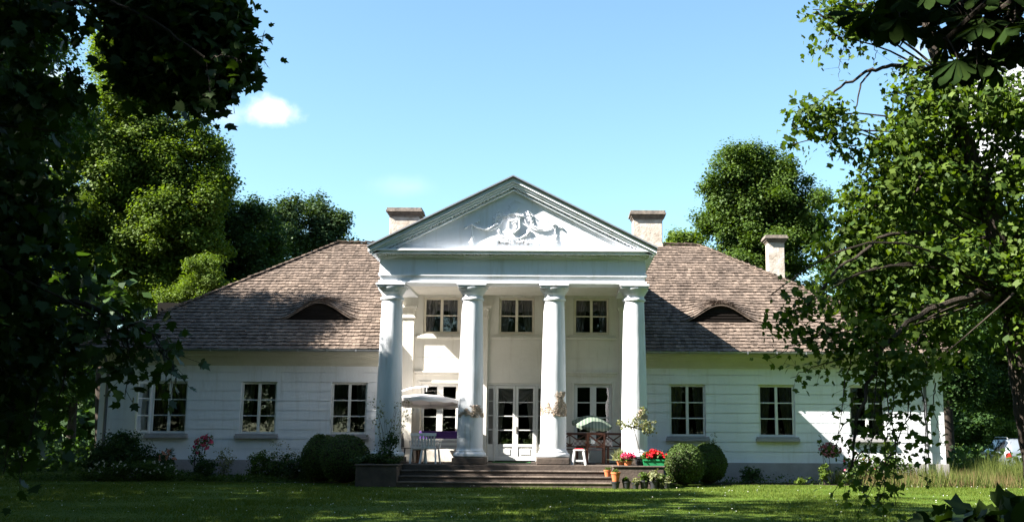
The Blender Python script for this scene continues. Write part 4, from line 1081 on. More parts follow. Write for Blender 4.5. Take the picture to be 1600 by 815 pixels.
# ------------------------------------------------------------------ shrubs and plants
def shrub(name, label, cat, base, lobes, clumps, per, size, clump_r, leafm, shape='diamond', stems=8, stem_r=.012, group=None, flowers=None, **kw):
    seed(len(label) * 3 + clumps)
    base = np.array(base, float); t = thing(name, label, cat, base, 0, group)
    lobes = [(base + np.array(l[:3]), np.array(l[3:], float)) for l in lobes]
    V, C, I = crown_leaves(lobes, clumps, per, size, clump_r, shape, **kw)
    V[:, :, 2] = np.maximum(V[:, :, 2], base[2] + .01)
    np_mesh('foliage', V, V.shape[1], leafm, t, base)
    mb = MB()
    for i in range(stems):
        c = C[rng.integers(len(C))]; limb(mb, base + np.array([rng.normal() * .03, rng.normal() * .03, -.03]), c, stem_r, stem_r * .35, .08, 6, 5)
    if mb.v:
        mb.v = [(x - base[0], y - base[1], z - base[2]) for x, y, z in mb.v]; mb.build('stem', 'twig', t, smooth=True, fix=False)
    if flowers:
        n, fl, size_f, zmin, petm, reach = flowers
        u = rnd(n * 4); idx = rng.integers(0, len(lobes), n * 4); P = np.array([lobes[i][0] for i in idx]) + np.array([lobes[i][1] for i in idx]) * u * reach
        ok = (P[:, 2] > base[2] + zmin) & (u[:, 1] < .35); P = P[ok][:n]; n = len(P)
        per_f = fl; k = np.repeat(np.arange(n), per_f)
        pp = P[k] + rng.normal(size=(n * per_f, 3)) * size_f * .3
        FV = leaves(pp, rnd(n * per_f), rnd(n * per_f), np.full(n * per_f, size_f * .62), 'petal', .3)
        np_mesh('blossom', FV, 4, petm, t, base)
    return t
def G(px, Y, z=0.): p = at(px, 700, Y); return (p[0], Y, z)
# clipped box balls beside the porch
def ball(label, base, r, h):
    base = np.array(base, float); t = thing('clipped_bush', label, 'bush', base, 0, 'clipped round bushes')
    n = 9000; u = rnd(n); u = u[u[:, 2] > -.75]; n = len(u)
    wob = 1 + .035 * np.sin(u[:, 0] * 6 + 1) * np.sin(u[:, 2] * 5) + .02 * rng.normal(size=n)
    P = np.array([0, 0, h * .5]) + u * np.array([r, r, h * .5]) * wob[:, None]; sq = np.abs(u[:, 2]) ** 3
    P[:, :2] *= (1 + .12 * (1 - np.abs(u[:, 2])))[:, None]
    V = leaves(P + base, unit(u + rng.normal(size=(n, 3)) * .5), unit(rng.normal(size=(n, 3)) + u), .045 * (.7 + .6 * rng.random(n)), 'oval')
    np_mesh('foliage', V, 6, 'box', t, base)
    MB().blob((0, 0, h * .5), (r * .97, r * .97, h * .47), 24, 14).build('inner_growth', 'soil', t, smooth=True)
    return t
ball('dark clipped round bush, the front one against the left cheek wall', G(540, -3.2), .64, 1.42)
ball('dark clipped round bush partly hidden behind another, under the third left window', G(503, -2.2), .52, 1.42)
ball('clipped round bush with a sunlit top right of the flower troughs', G(1069, -3.1), .55, 1.22)
ball('clipped round bush half behind another, nearer the right wing windows', G(1106, -1.9), .50, 1.22)

shrub('shrub', 'broad dark shrub under the open left window', 'shrub', G(190, -1.3), [(0, 0, .85, .95, .6, .55), (-.5, -.1, .55, .8, .5, .5), (.6, 0, .55, .7, .5, .45), (.1, -.2, 1.15, .5, .4, .3)], 330, 30, .07, .17, 'deep', 'oval', 14, group=None, flowers=None, shell=.5)
shrub('white_flower_plant', 'low plant with small pale blossoms in front of the broad dark shrub', 'plant', G(215, -2.0), [(0, 0, .35, .95, .3, .3), (.7, 0, .3, .5, .3, .28), (-.8, 0, .3, .6, .3, .3)], 150, 26, .055, .14, 'mid', 'oval', 10, flowers=(46, 6, .045, .25, 'white_petal', 1.05))
shrub('rose_bush', 'small bush with salmon blossoms right of the broad dark shrub', 'plant', G(262, -1.4), [(0, 0, .55, .26, .22, .4)], 46, 24, .05, .1, 'deep', 'oval', 6, flowers=(12, 8, .07, .6, 'orange_petal', .95))
shrub('rose_bush', 'slender rose bush with deep pink blossoms between the two left windows', 'plant', G(314, -1.0), [(0, 0, .95, .26, .2, .3), (.12, 0, 1.2, .2, .18, .16), (-.22, 0, .72, .18, .16, .2)], 40, 18, .05, .12, 'mid', 'oval', 9, .009, flowers=(22, 9, .085, .85, 'pink_petal', 1.0))
shrub('shrub', 'small dark shrub at the foot of the pink rose bush', 'shrub', G(323, -1.3), [(0, 0, .35, .3, .25, .34)], 60, 26, .06, .11, 'deep', 'oval', 6)
shrub('shrub', 'leafy shrub under the second left window', 'shrub', G(405, -1.3), [(0, 0, .5, .36, .28, .42), (.35, 0, .38, .34, .25, .34)], 100, 26, .06, .12, 'mid', 'oval', 8)
shrub('shrub', 'dark low shrub left of the clipped bushes', 'shrub', G(455, -1.4), [(0, 0, .42, .5, .3, .38), (.45, 0, .35, .35, .3, .3)], 110, 26, .06, .13, 'deep', 'oval', 8, flowers=(10, 5, .05, .3, 'white_petal', 1.05))
shrub('weed_clump', 'pale thin weeds standing against the wall between the left windows', 'plant', G(352, -.8), [(0, 0, .55, .3, .15, .5)], 46, 16, .05, .12, 'olive', 'oval', 22, .005)
shrub('weed_clump', 'pale tall weeds against the wall left of the clipped bushes', 'plant', G(440, -.7), [(0, 0, .6, .5, .15, .6), (.5, 0, .5, .3, .15, .45)], 70, 14, .045, .12, 'olive', 'oval', 34, .005)
shrub('standard_rose', 'standard rose with a bare stem and faded mauve blossoms before the right wall', 'plant', G(1297, -1.0), [(0, 0, 1.05, .32, .28, .2)], 60, 18, .055, .1, 'deep', 'oval', 3, .014, flowers=(46, 7, .07, .85, 'mauve_petal', 1.0))
shrub('tall_weed', 'tall yellow green weed left of the standard rose', 'plant', G(1288, -1.4), [(0, 0, .35, .14, .12, .3)], 26, 22, .06, .08, 'lime', 'oval', 6, .006)
shrub('small_plant', 'small plant with white blossoms right of the standard rose', 'plant', G(1320, -1.5), [(0, 0, .22, .14, .12, .2)], 22, 18, .05, .07, 'mid', 'oval', 5, .005, flowers=(7, 5, .05, .25, 'white_petal', 1.0))
shrub('shrub', 'low dark shrub under the second right window', 'shrub', G(1175, -1.0), [(0, 0, .25, .36, .2, .24)], 50, 22, .06, .1, 'deep', 'oval', 5)
shrub('small_plant', 'small yellow green plant at the lawn edge under the right windows', 'plant', G(1249, -1.6), [(0, 0, .12, .16, .1, .12)], 16, 18, .05, .06, 'lime', 'oval', 4, .004)
shrub('tall_weed', 'thin tall stalk with tiny leaves right of the clipped bush', 'plant', G(1116, -.5), [(0, 0, .9, .06, .06, .75)], 24, 9, .045, .06, 'mid', 'oval', 3, .008)
shrub('shrub', 'green shrub with pink tints against the right corner of the house', 'shrub', G(1340, -1.2), [(0, 0, .5, .5, .3, .45), (.5, 0, .42, .4, .3, .4), (1.2, .1, .45, .5, .3, .42)], 160, 24, .065, .14, 'mid', 'oval', 10, flowers=(16, 6, .06, .4, 'pink_petal', 1.0))
shrub('tall_weed', 'tall sunlit stalk under the last right window', 'plant', G(1388, -.7), [(0, 0, .9, .12, .1, .7)], 34, 12, .06, .09, 'lime', 'oval', 6, .007)
shrub('climbing_shrub', 'spindly shrub with sparse leaves climbing beside the leftmost column', 'shrub', (at(600, 705, -3.9)[0], -3.9, .62), [(-.2, 0, 1.0, .35, .15, .75), (.35, 0, 1.2, .3, .15, .5), (-.25, 0, 1.5, .2, .12, .4), (.6, .1, 1.5, .12, .1, .4)], 64, 7, .05, .12, 'olive', 'oval', 26, .007)
shrub('potted_shrub', 'dark bushy plant at the foot of the leftmost column', 'plant', (at(602, 715, -4.0)[0], -4.0, .62), [(0, 0, .4, .28, .2, .34), (.2, 0, .7, .16, .12, .2)], 60, 16, .055, .11, 'deep', 'oval', 9, .007)
shrub('bedding_plants', 'row of dark bedding plants along the top of the left cheek wall', 'plant', (at(582, 722, -4.2)[0], -4.25, .62), [(-.3, 0, .1, .26, .2, .13), (.1, 0, .12, .3, .2, .14), (.5, 0, .1, .26, .2, .12)], 90, 18, .06, .09, 'fgdark', 'oval', 4, .005)
# dark big-leaved shrub close to the camera, bottom right
bs = np.array([3.75, -29.2, 0])
shrub('foreground_shrub', 'dark broad leaved shrub close up at the bottom right corner', 'shrub', bs, [(0, 0, .80, .45, .35, .17), (-.35, 0, .70, .3, .3, .12), (.5, 0, .75, .4, .35, .2), (.25, 0, .98, .2, .2, .08), (0, 0, .5, .8, .45, .3), (.9, 0, .8, .35, .3, .2), (-.62, .1, .72, .16, .15, .12), (-.2, .1, .98, .07, .07, .08), (.2, .1, 1.05, .06, .06, .07)], 105, 8, .13, .12, 'fgdark', 'tulip', 16, .008, spread=1.2)

# garden stakes
for px, z1 in ((272, .78), (305, .82)):
    b_ = G(px, -1.1); t = MB().tube([(0, 0, -.05), (.005, 0, z1)], .013, 6).build('garden_stake', 'steel')
    t.location = b_; tag(t, 'thin dark rod in the flower bed, %s' % ('left of its twin beside the salmon rose' if px < 290 else 'right of its twin, nearer the pink rose'), 'stake', 'garden stakes')

# ------------------------------------------------------------------ stuff: lawn blades, meadow, bed cover
def blades(name, n, xr, yr, h, wdt, m, lean=.5, kind='stuff', keep=None, shape='blade'):
    P = np.stack([rng.uniform(*xr, n), rng.uniform(*yr, n), np.zeros(n)], 1)
    if keep is not None: P = P[keep(P)]
    n = len(P); st = unit(np.stack([rng.normal(size=n) * lean, rng.normal(size=n) * lean, np.ones(n)], 1))
    nr = unit(np.stack([rng.normal(size=n), rng.normal(size=n) - 1.2, rng.normal(size=n) * .3 + .3], 1))
    hh = h(P) if callable(h) else h; sz = hh * (.5 + .8 * rng.random(n))
    sh = np.array([(-.5, 0), (.5, 0), (0, 1)]); b_ = unit(st - nr * np.sum(st * nr, -1, keepdims=True)); a = np.cross(b_, nr)
    V = P[:, None, :] + a[:, None, :] * sh[None, :, 0:1] * wdt + b_[:, None, :] * (sh[None, :, 1:2] * sz[:, None, None])
    return np_mesh(name, V, 3, m, None, kind=kind)
def patchy(P): return .045 + .02 * np.sin(P[:, 0] * 1.1 + np.sin(P[:, 1] * .8)) + .015 * np.sin(P[:, 1] * 2.3 + P[:, 0] * .4)
def lawn_keep(P): return ~((np.abs(P[:, 0]) < 4.5) & (P[:, 1] > -4.7)) & ~((P[:, 1] > -2.1) & (np.abs(P[:, 0]) < 16.5))
blades('lawn_grass', 260000, (-17, 19), (-19, 1), patchy, .012, 'grass', .6, keep=lawn_keep)
n = 320; P = np.stack([rng.uniform(-13, 17, n), rng.uniform(-17, -3, n) , np.full(n, .06)], 1)
V = leaves(P, unit(np.array([0, -.5, 1.]) + rng.normal(size=(n, 3)) * .2), rnd(n), np.full(n, .019), 'petal', 0)
np_mesh('clover_flowers', V, 4, 'white_petal', None, kind='stuff')
def mh(P): return .42 + .16 * np.sin(P[:, 0] * 1.3 + P[:, 1]) + .10 * np.sin(P[:, 0] * 5.1) + .35 * np.exp(-((P[:, 0] - 15.4) / 1.4) ** 2) * (P[:, 1] > -2) + .1 * np.sin(P[:, 0] * 2.1)
def mk(P): return (P[:, 1] > -3.0 + .15 * np.sin(P[:, 0] * 3)) & (P[:, 0] > 10.3 + .4 * np.sin(P[:, 1] * 2)) & ~((P[:, 1] > -.25) & (P[:, 0] < 14.0))
blades('tall_grass', 15000, (10, 20), (-3.2, 2.2), mh, .02, 'meadow', .22, keep=mk)
blades('dry_grass', 5200, (10.6, 20), (-3.15, 1.0), .46, .014, 'straw', .2, keep=mk)
def bk(P): return ~((P[:, 0] > -4.4) & (P[:, 0] < 4.6)) & (P[:, 1] > -2.1 + .25 * np.sin(P[:, 0] * 1.9) + np.where(P[:, 0] > 0, .7, 0)) & (rng.random(len(P)) < np.where(P[:, 0] > 0, .22, 1.))
n = 30000; P = np.stack([rng.uniform(-15.5, 11, n), rng.uniform(-2.2, -.25, n), rng.random(n) ** 1.6 * .30], 1); P = P[bk(P)]; n = len(P)
P[:, 2] *= .6 + .5 * np.sin(P[:, 0] * 1.7) * np.sin(P[:, 0] * .6 + 2)
V = leaves(P, unit(rng.normal(size=(n, 3)) + (0, -.4, .8)), rnd(n), .06 * (.6 + .8 * rng.random(n)), 'oval'); V[:, :, 2] = np.maximum(V[:, :, 2], .008)
np_mesh('bed_ground_cover', V, 6, 'mid', None, kind='stuff')
blades('bed_grass', 2600, (-14, 11), (-2.0, -.3), .34, .012, 'grass', .3, keep=bk)
# rough undergrowth at the wood's edge
n = 26000; P = np.stack([np.concatenate([rng.uniform(-34, -15, n // 2), rng.uniform(15, 34, n // 2)]), rng.uniform(4, 28, n), rng.random(n) ** 2 * 1.1], 1)
V = leaves(P, unit(rng.normal(size=(n, 3)) + (0, -.3, .8)), rnd(n), .22 * (.6 + .8 * rng.random(n)), 'diamond'); V[:, :, 2] = np.maximum(V[:, :, 2], .01)
np_mesh('undergrowth', V, 4, 'deep', None, kind='stuff')

def wood(name, spots, m, dens=70):
    seed(len(name))
    lob = []
    for x, y, h, r in spots:
        for _ in range(7):
            lob.append((np.array([x + rng.normal() * r * .5, y + rng.normal() * r * .4, h * rng.uniform(.18, .86)]), np.array([r * .6, r * .6, h * .17])))
    V, C, I = crown_leaves(lob, dens * len(spots), 34, .55, 1.3); V[:, :, 2] = np.maximum(V[:, :, 2], .05)
    o = np_mesh(name, V, 4, m, None, kind='stuff')
wood('far_wood', [(x, 62 + 10 * math.sin(x * .37), rng.uniform(9, 12.5), 6) for x in range(-75, 80, 6)] + [(x, 30 + 6 * math.sin(x), 9, 5) for x in list(range(-60, -24, 5)) + list(range(26, 62, 5))], 'deep')
wood('park_wood', [(x, -48 + 4 * math.sin(x * .9), rng.uniform(28, 33), 8) for x in range(-44, 46, 8)] + [(27, y, 24, 6) for y in (-40, -33, -26, -19, -12, -6)] + [(x, y, h, 4.4) for x, y, h in ((-21, -27, 29), (-20, -32, 34), (-23, -38, 28), (-22, -23.5, 28), (-21, -19, 21), (-20.5, -14, 19), (-26, -34, 30), (-29, -18, 20), (-30, -26, 26), (-29, -12, 17), (-17, -18, 14))], 'deep', 150)  # unseen trees added around the camera to block sky light and shade the lawn
wood('park_undergrowth', [(x, -50 + 3 * math.sin(x), 9, 8) for x in range(-44, 46, 8)] + [(29, y, 8, 6) for y in (-36, -24, -12)] + [(-28, y, 8, 6) for y in (-34, -22, -12)] + [(x, y, h, 5) for x, y, h in ((-26, -1, 13), (-29, 4, 14), (-31, 10, 14), (-25, 6, 10))], 'deep', 110)  # unseen foliage added to darken pane reflections and shade the wood at left

# ------------------------------------------------------------------ things on the porch
FZ = .60
t = MB().box(-.6, .6, -.22, .22, 0, .018).build('doormat', 'green_mat'); t.location = (-.08, -.85, FZ + .002); tag(t, 'green doormat lying before the glazed double door', 'doormat')

def parasol(name, label, loc, m, R, H, rise, n, tilt, pole_r, valance=.1, lift=0.):
    t = thing(name, label, 'parasol', loc); Rm = np.array(Matrix.Rotation(tilt[0], 3, 'X') @ Matrix.Rotation(tilt[1], 3, 'Y'))
    cm = MB(); rings = 7; vs = []
    for j in range(rings + 1):
        u = j / rings
        for i in range(n * 4):
            a = 2 * math.pi * i / (n * 4); sc_ = 1 - .07 * (math.sin(i / 4 * math.pi) ** 2) * u; z = rise * (1 - u ** 1.55) + .03 * (math.cos(i / 2 * math.pi)) * u * .3
            vs.append(Rm @ np.array([R * u * sc_ * math.cos(a), R * u * sc_ * math.sin(a), z]) + np.array([0, 0, H]))
    for i in range(n * 4):
        a = 2 * math.pi * i / (n * 4); vs.append(Rm @ np.array([R * .985 * (1 - .07 * math.sin(i / 4 * math.pi) ** 2) * math.cos(a), R * .985 * (1 - .07 * math.sin(i / 4 * math.pi) ** 2) * math.sin(a), -valance * (.8 + .35 * abs(math.sin(i * 1.57)))]) + np.array([0, 0, H]))
    k_ = n * 4
    for j in range(rings + 1):
        for i in range(k_): cm.f.append((j * k_ + i, j * k_ + (i + 1) % k_, (j + 1) * k_ + (i + 1) % k_, (j + 1) * k_ + i))
    cm.v = [tuple(p) for p in vs]
    c_ = cm.build('canopy', m, t, smooth=True, fix=False)
    rb = MB()
    for i in range(n):
        a = 2 * math.pi * i / n; rb.tube([Rm @ np.array([R * u * math.cos(a), R * u * math.sin(a), rise * (1 - u ** 1.55) - .025]) + np.array([0, 0, H]) for u in (.02, .3, .6, .97)], .007, 4)
    rb.build('rib', 'alu', c_)
    return t, Rm
# wide cantilever parasol on the left
px_ = at(666, 632, -1.5)
t, _ = parasol('cantilever_parasol', 'wide off white cantilever parasol on the left of the porch', (px_[0], -1.5, FZ), 'canvas', 1.30, px_[2] - FZ + .1, .21, 8, (rad(-4), rad(1)), .02)
hz = px_[2] - FZ + .1
arm = MB().tube([(-1.45, .35, .02), (-1.45, .35, 1.75), (-1.40, .34, 1.95), (-1.0, .26, hz + .26), (-.5, .12, hz + .42), (0, 0, hz + .47), (.06, 0, hz + .44)], .026, 10)
arm.build('pole', 'alu', t, smooth=True); MB().tube([(0, 0, hz + .45), (0, 0, hz + .3)], .02, 8).build('hanger', 'alu', t)
MB().box(-1.75, -1.15, .05, .65, 0, .07).build('base_plate', 'stone', t, bevel=.01)
# tilted green striped parasol on the right
q = at(925, 660, -1.9); b0 = at(918, 725, -1.9)
t, Rm = parasol('striped_parasol', 'tilted green and pale striped parasol on the right of the porch', (q[0], -1.9, FZ), 'green_stripe', .62, q[2] - FZ - .02, .24, 8, (rad(14), rad(6)), .016, .09)
MB().tube([(b0[0] - q[0], -.25, .0), (.02, 0.02, q[2] - FZ), (.05, .03, q[2] - FZ + .28)], .018, 8).build('pole', 'alu', t, smooth=True)
MB().box(b0[0] - q[0] - .2, b0[0] - q[0] + .2, -.45, -.05, 0, .05).build('base_plate', 'dark_chair', t, bevel=.01)

# white plastic garden chairs
def plastic_chair(label, loc, rz):
    t = thing('garden_chair', label, 'chair', loc, rz, 'white plastic chairs on the porch')
    s = MB(); n = 8
    s.box(-.22, .22, -.21, .21, .41, .435); s.build('seat', 'white_plastic', t, bevel=.012)
    b = MB()
    for i in range(5):
        x = -.17 + .085 * i; b.bar((x, .215, .45), (x * 1.12, .30, .82), .05, .016)
    b.bar((-.25, .31, .845), (.25, .31, .845), .03, .09); b.bar((-.22, .222, .47), (.22, .222, .47), .03, .05)
    b.build('backrest', 'white_plastic', t, bevel=.006)
    for sx in (-1, 1):
        MB().bar((sx * .20, -.19, .41), (sx * .24, -.24, 0), .05, .035).build('leg', 'white_plastic', t)
        MB().bar((sx * .20, .19, .41), (sx * .24, .28, 0), .05, .035).build('leg', 'white_plastic', t)
        MB().bar((sx * .25, -.2, .64), (sx * .25, .29, .66), .055, .025).bar((sx * .23, -.2, .42), (sx * .25, -.19, .63), .045, .03).build('armrest', 'white_plastic', t)
    return t
c0 = at(652, 725, -2.5); c1 = at(672, 725, -2.6)
# backs towards the steps
ch = plastic_chair('white plastic garden chair at the striped table, the left of the pair', (c0[0], -2.35, FZ), rad(188))
c2 = copy_tree(ch); c2.location = (c1[0], -2.62, FZ); c2.rotation_euler = (0, 0, rad(172)); c2['label'] = 'white plastic garden chair at the striped table, the right of the pair'
# table with a striped cloth
def table(name, label, loc, w_, d_, h, legm='wood'):
    t = thing(name, label, 'table', loc); MB().box(-w_ / 2, w_ / 2, -d_ / 2, d_ / 2, h - .035, h).build('table_top', legm, t, bevel=.008)
    for sx in (-1, 1):
        for sy in (-1, 1): MB().box(sx * (w_ / 2 - .1) - .03, sx * (w_ / 2 - .1) + .03, sy * (d_ / 2 - .1) - .03, sy * (d_ / 2 - .1) + .03, 0, h - .036).build('leg', legm, t)
    return t
def cloth(name, label, loc, w_, d_, h, drop, m):
    b = MB(); n = 40; per = []
    for i in range(n):
        a = i / n * 4; s_ = int(a); u = a - s_
        P_ = [(-1, -1), (1, -1), (1, 1), (-1, 1)]; p0, p1 = np.array(P_[s_]), np.array(P_[(s_ + 1) % 4]); p = p0 * (1 - u) + p1 * u; per.append(p * (w_ / 2 + .01, d_ / 2 + .01))
    top = [(p[0], p[1], h + .004) for p in per]; low = []
    for i, p in enumerate(per):
        corner = 1 - abs((i / n * 4) % 1 - .5) * 2; k_ = drop * (1.35 - .35 * corner) * (1 + .04 * math.sin(i * 2)); o = 1.03 + .03 * math.sin(i * 2.4)
        low.append((p[0] * o, p[1] * o, h - k_))
    mid = [((a[0] * .4 + c_[0] * .6) * 1.015, (a[1] * .4 + c_[1] * .6) * 1.015, a[2] * .5 + c_[2] * .5) for a, c_ in zip(top, low)]
    b.add(top, [tuple(range(n))]); b.add(top + mid + low, [(j * n + i, j * n + (i + 1) % n, (j + 1) * n + (i + 1) % n, (j + 1) * n + i) for j in range(2) for i in range(n)])
    o = b.build(name, m, None, smooth=True, fix=False); o.location = loc; return tag(o, label, 'tablecloth')
tq = at(688, 690, -1.7)
table('garden_table', 'wooden table under the striped cloth on the left of the porch', (tq[0], -1.75, FZ), 1.5, .75, .72)
cloth('tablecloth', 'grey and cream striped cloth draped over the left porch table', (tq[0], -1.75, FZ), 1.5, .75, .72, .26, 'cloth')
def bench(name, label, loc, w_, rz=0., group=None, cross=True, m='wood'):
    t = thing(name, label, 'bench' if w_ > .9 else 'chair', loc, rz, group)
    s = MB()
    for i in range(5): s.box(-w_ / 2, w_ / 2, -.22 + i * .092, -.22 + i * .092 + .075, .41, .437)
    s.build('seat', m, t, bevel=.004)
    for sx in (-1, 1):
        MB().box(sx * (w_ / 2 - .03) - .028, sx * (w_ / 2 - .03) + .028, -.22, -.165, 0, .62).build('leg', m, t)
        MB().bar((sx * (w_ / 2 - .03), .21, 0), (sx * (w_ / 2 - .03), .27, .92), .056, .05).build('leg', m, t)
        MB().box(sx * (w_ / 2 - .03) - .035, sx * (w_ / 2 - .03) + .035, -.25, .25, .622, .65).build('armrest', m, t)
    b = MB().bar((-w_ / 2 + .02, .268, .90), (w_ / 2 - .02, .268, .90), .03, .07).bar((-w_ / 2 + .05, .235, .52), (w_ / 2 - .05, .235, .52), .03, .05)
    k_ = max(1, round(w_ / .5))
    for i in range(k_):
        x0 = -w_ / 2 + .06 + (w_ - .12) * i / k_; x1 = -w_ / 2 + .06 + (w_ - .12) * (i + 1) / k_
        b.bar((x0, .24, .54), (x1, .265, .87), .02, .04); b.bar((x0, .243, .87), (x1, .243, .54), .02, .04); b.bar((x1, .24, .52), (x1, .26, .9), .03, .04)
    b.build('backrest', m, t)
    return t
bq = at(690, 690, -.7)
bench('garden_bench', 'dark wooden bench under the left porch window with purple cushion', (bq[0], -.75, FZ), 1.5)
cu = MB().box(-.7, .7, -.2, .2, .44, .52).box(-.72, .72, .13, .21, .52, .96).build('cushion', 'purple', None, bevel=.03); cu.location = (bq[0], -.77, FZ); tag(cu, 'purple cushion laid over the bench under the left porch window', 'cushion')
dk = at(637, 700, -2.2); t = thing('metal_chair', 'black metal chair beside the leftmost column', 'chair', (dk[0], -2.0, FZ), rad(80))
MB().box(-.21, .21, -.2, .2, .43, .45).build('seat', 'dark_chair', t, bevel=.01)
b = MB()
for i in range(7): b.bar((-.2 + i * .066, .21, .46), (-.2 + i * .066, .25, .85), .014, .014)
b.bar((-.22, .25, .87), (.22, .25, .87), .03, .03); b.build('backrest', 'dark_chair', t)
for sx in (-1, 1):
    for sy in (-1, 1): MB().bar((sx * .19, sy * .18, .43), (sx * .21, sy * .22, 0), .028, .028).build('leg', 'dark_chair', t)
# right group
rq = at(926, 690, -1.5)
table('garden_table', 'wooden table under the checked cloth on the right of the porch', (rq[0], -1.4, FZ), 1.15, .7, .70)
cloth('tablecloth', 'pale checked cloth on the right porch table below the parasol', (rq[0], -1.4, FZ), 1.15, .7, .70, .13, 'check')
e = at(893, 700, -1.1); bench('garden_bench', 'red brown bench with crossed back beside the third column', (e[0] - .05, -.85, FZ), 1.1, 0, None)
e = at(930, 715, -2.2); bench('garden_chair', 'red brown wooden armchair with its crossed back to the steps', (e[0], -2.1, FZ), .56, rad(183))
e = at(958, 700, -1.3); bench('garden_chair', 'red brown wooden armchair facing out near the rightmost column', (e[0], -1.0, FZ), .6, rad(-8))
nq = at(926, 690, -2.35); t = MB().add([(-.06, 0, .0), (.05, -.01, -.01), (.085, 0, .07), (-.05, .01, .14), (-.06, .02, .0), (.05, .02, -.01), (.085, .02, .07), (-.05, .02, .14)], [(0, 1, 2, 3), (7, 6, 5, 4), (0, 4, 5, 1), (1, 5, 6, 2), (2, 6, 7, 3), (3, 7, 4, 0)]).build('napkin', 'white_plastic'); t.location = (nq[0], -2.4, nq[2] - .05); tag(t, 'small white cloth hung on the back of the wooden armchair', 'cloth')
# step stool
e = at(904, 726, -3.2); t = thing('step_stool', 'white plastic step stool with a red top beside the third column', 'stool', (e[0], -3.15, FZ), rad(6))
MB().box(-.17, .17, -.14, .14, .40, .44).build('seat', 'white_plastic', t, bevel=.012)
MB().box(-.13, .13, -.11, .11, .441, .475).build('seat_pad', 'red_plastic', t, bevel=.014)
for sx in (-1, 1):
    for sy in (-1, 1): MB().bar((sx * .13, sy * .11, .40), (sx * .19, sy * .16, 0), .055, .05).build('leg', 'white_plastic', t)
    MB().bar((sx * .165, -.13, .13), (sx * .165, .13, .13), .03, .05).build('stretcher', 'white_plastic', t)
MB().bar((-.16, -.14, .12), (.16, -.14, .12), .03, .05).build('stretcher', 'white_plastic', t)

# ------------------------------------------------------------------ pots by the right cheek wall
def pot(name, label, loc, r, h, m, group=None, cat='flower pot'):
    t = thing(name, label, cat, loc, 0, group)
    p = MB().lathe([(r * .72, 0), (r * .97, h * .8), (r * 1.08, h * .8), (r * 1.1, h), (r * .98, h), (r * .92, h * .82), (r * .9, h * .8)], (0, 0, 0), 18).build('pot', m, t, smooth=True)
    MB().lathe([(r * .9, h * .8), (r * .02, h * .86)], (0, 0, 0), 14).build('soil', 'soil', p)
    return t, h * .86
def pot_leaves(t, z, lobes, clumps, per, size, cr, m, shape='oval', flowers=None, stem=None, **kw):
    L_ = [(np.array(l[:3]) + (0, 0, z), np.array(l[3:])) for l in lobes]
    V, C, I = crown_leaves(L_, clumps, per, size, cr, shape, **kw); np_mesh('foliage', V, V.shape[1], m, t)
    mb = MB()
    for i in range(5): limb(mb, (rng.normal() * .02, rng.normal() * .02, z - .02), C[rng.integers(len(C))], .007, .003, .08, 5, 4)
    mb.build('stem', 'twig', t, fix=False)
    if flowers:
        n, per_f, sf, pm = flowers; k = rng.integers(0, len(L_), n); u = rnd(n); u[:, 2] = np.abs(u[:, 2]); u[:, 1] = -np.abs(u[:, 1])
        P = np.array([L_[i][0] for i in k]) + np.array([L_[i][1] for i in k]) * u; kk = np.repeat(np.arange(n), per_f)
        np_mesh('blossom', leaves(P[kk] + rng.normal(size=(n * per_f, 3)) * sf * .45, rnd(n * per_f), rnd(n * per_f), np.full(n * per_f, sf * .75), 'petal', .3), 4, pm, t)
YP = -4.95
specs = [(984, 'second', .105), (1010, 'fourth', .12), (1026, 'fifth', .125)]
spots = [(962, .11, .20, 'black pot carrying the larger terracotta pot, at the left end of the row'), (979, .115, .21, 'black pot with sparse seedlings right of the terracotta pots'), (993, .10, .19, 'small black pot with short green shoots under the potted olive'),
         (1007, .125, .24, 'large black pot with a full green plant in the middle of the row'), (1022, .125, .24, 'large black pot with the broadest green plant, below the green trough'), (1033, .11, .22, 'black pot with a bushy plant near the right end of the row'), (1041, .10, .2, 'last black pot of the row, nearest the clipped bush')]
for i, (px, r, h, lab) in enumerate(spots):
    e = at(px, 757, YP); t, z = pot('plant_pot', lab, (e[0], YP + .06 * (i % 2), .0), r, h, 'black_pot', 'black pots along the cheek wall')
    if i: 
        k_ = (0, .6, .7, 1.2, 1.5, 1.1, .9)[i]; pot_leaves(t, z, [(0, 0, .09 * k_, .14 * k_, .13 * k_, .09 * k_)], int(18 * k_) + 4, 14, .06, .05, 'mid' if i % 2 else 'olive')
e = at(962, 748, YP); t, z = pot('plant_pot', 'larger terracotta pot standing on a black pot at the right end of the steps', (e[0], YP, .205), .125, .25, 'terracotta', 'terracotta pots')
pot_leaves(t, z, [(0, 0, .08, .1, .1, .08)], 10, 10, .05, .05, 'mid')
e = at(951, 738, -4.35); t, z = pot('plant_pot', 'smaller terracotta pot on the step behind the larger one', (e[0] - .02, -4.15, .302), .10, .19, 'terracotta', 'terracotta pots')
pot_leaves(t, z, [(0, 0, .06, .07, .07, .06)], 6, 10, .05, .04, 'mid')
CZ = .622
e = at(966, 725, -4.2); t, z = pot('plant_pot', 'brown pot of pale ornamental grass on the right cheek wall', (e[0] + .08, -4.0, CZ), .13, .16, 'terracotta')
n = 260; P = np.stack([rng.normal(size=n) * .08, rng.normal(size=n) * .08, np.full(n, z)], 1); st = unit(np.stack([rng.normal(size=n) * .38, rng.normal(size=n) * .38, np.ones(n)], 1))
V = leaves(P, unit(rng.normal(size=(n, 3))), st, .36 * (.5 + .6 * rng.random(n)), 'blade', 0); np_mesh('foliage', V, 3, 'olive', t)
e = at(981, 725, -4.4); t, z = pot('plant_pot', 'pot of deep pink geraniums left of the potted olive', (e[0], -4.42, CZ), .12, .13, 'terracotta', cat='flower pot')
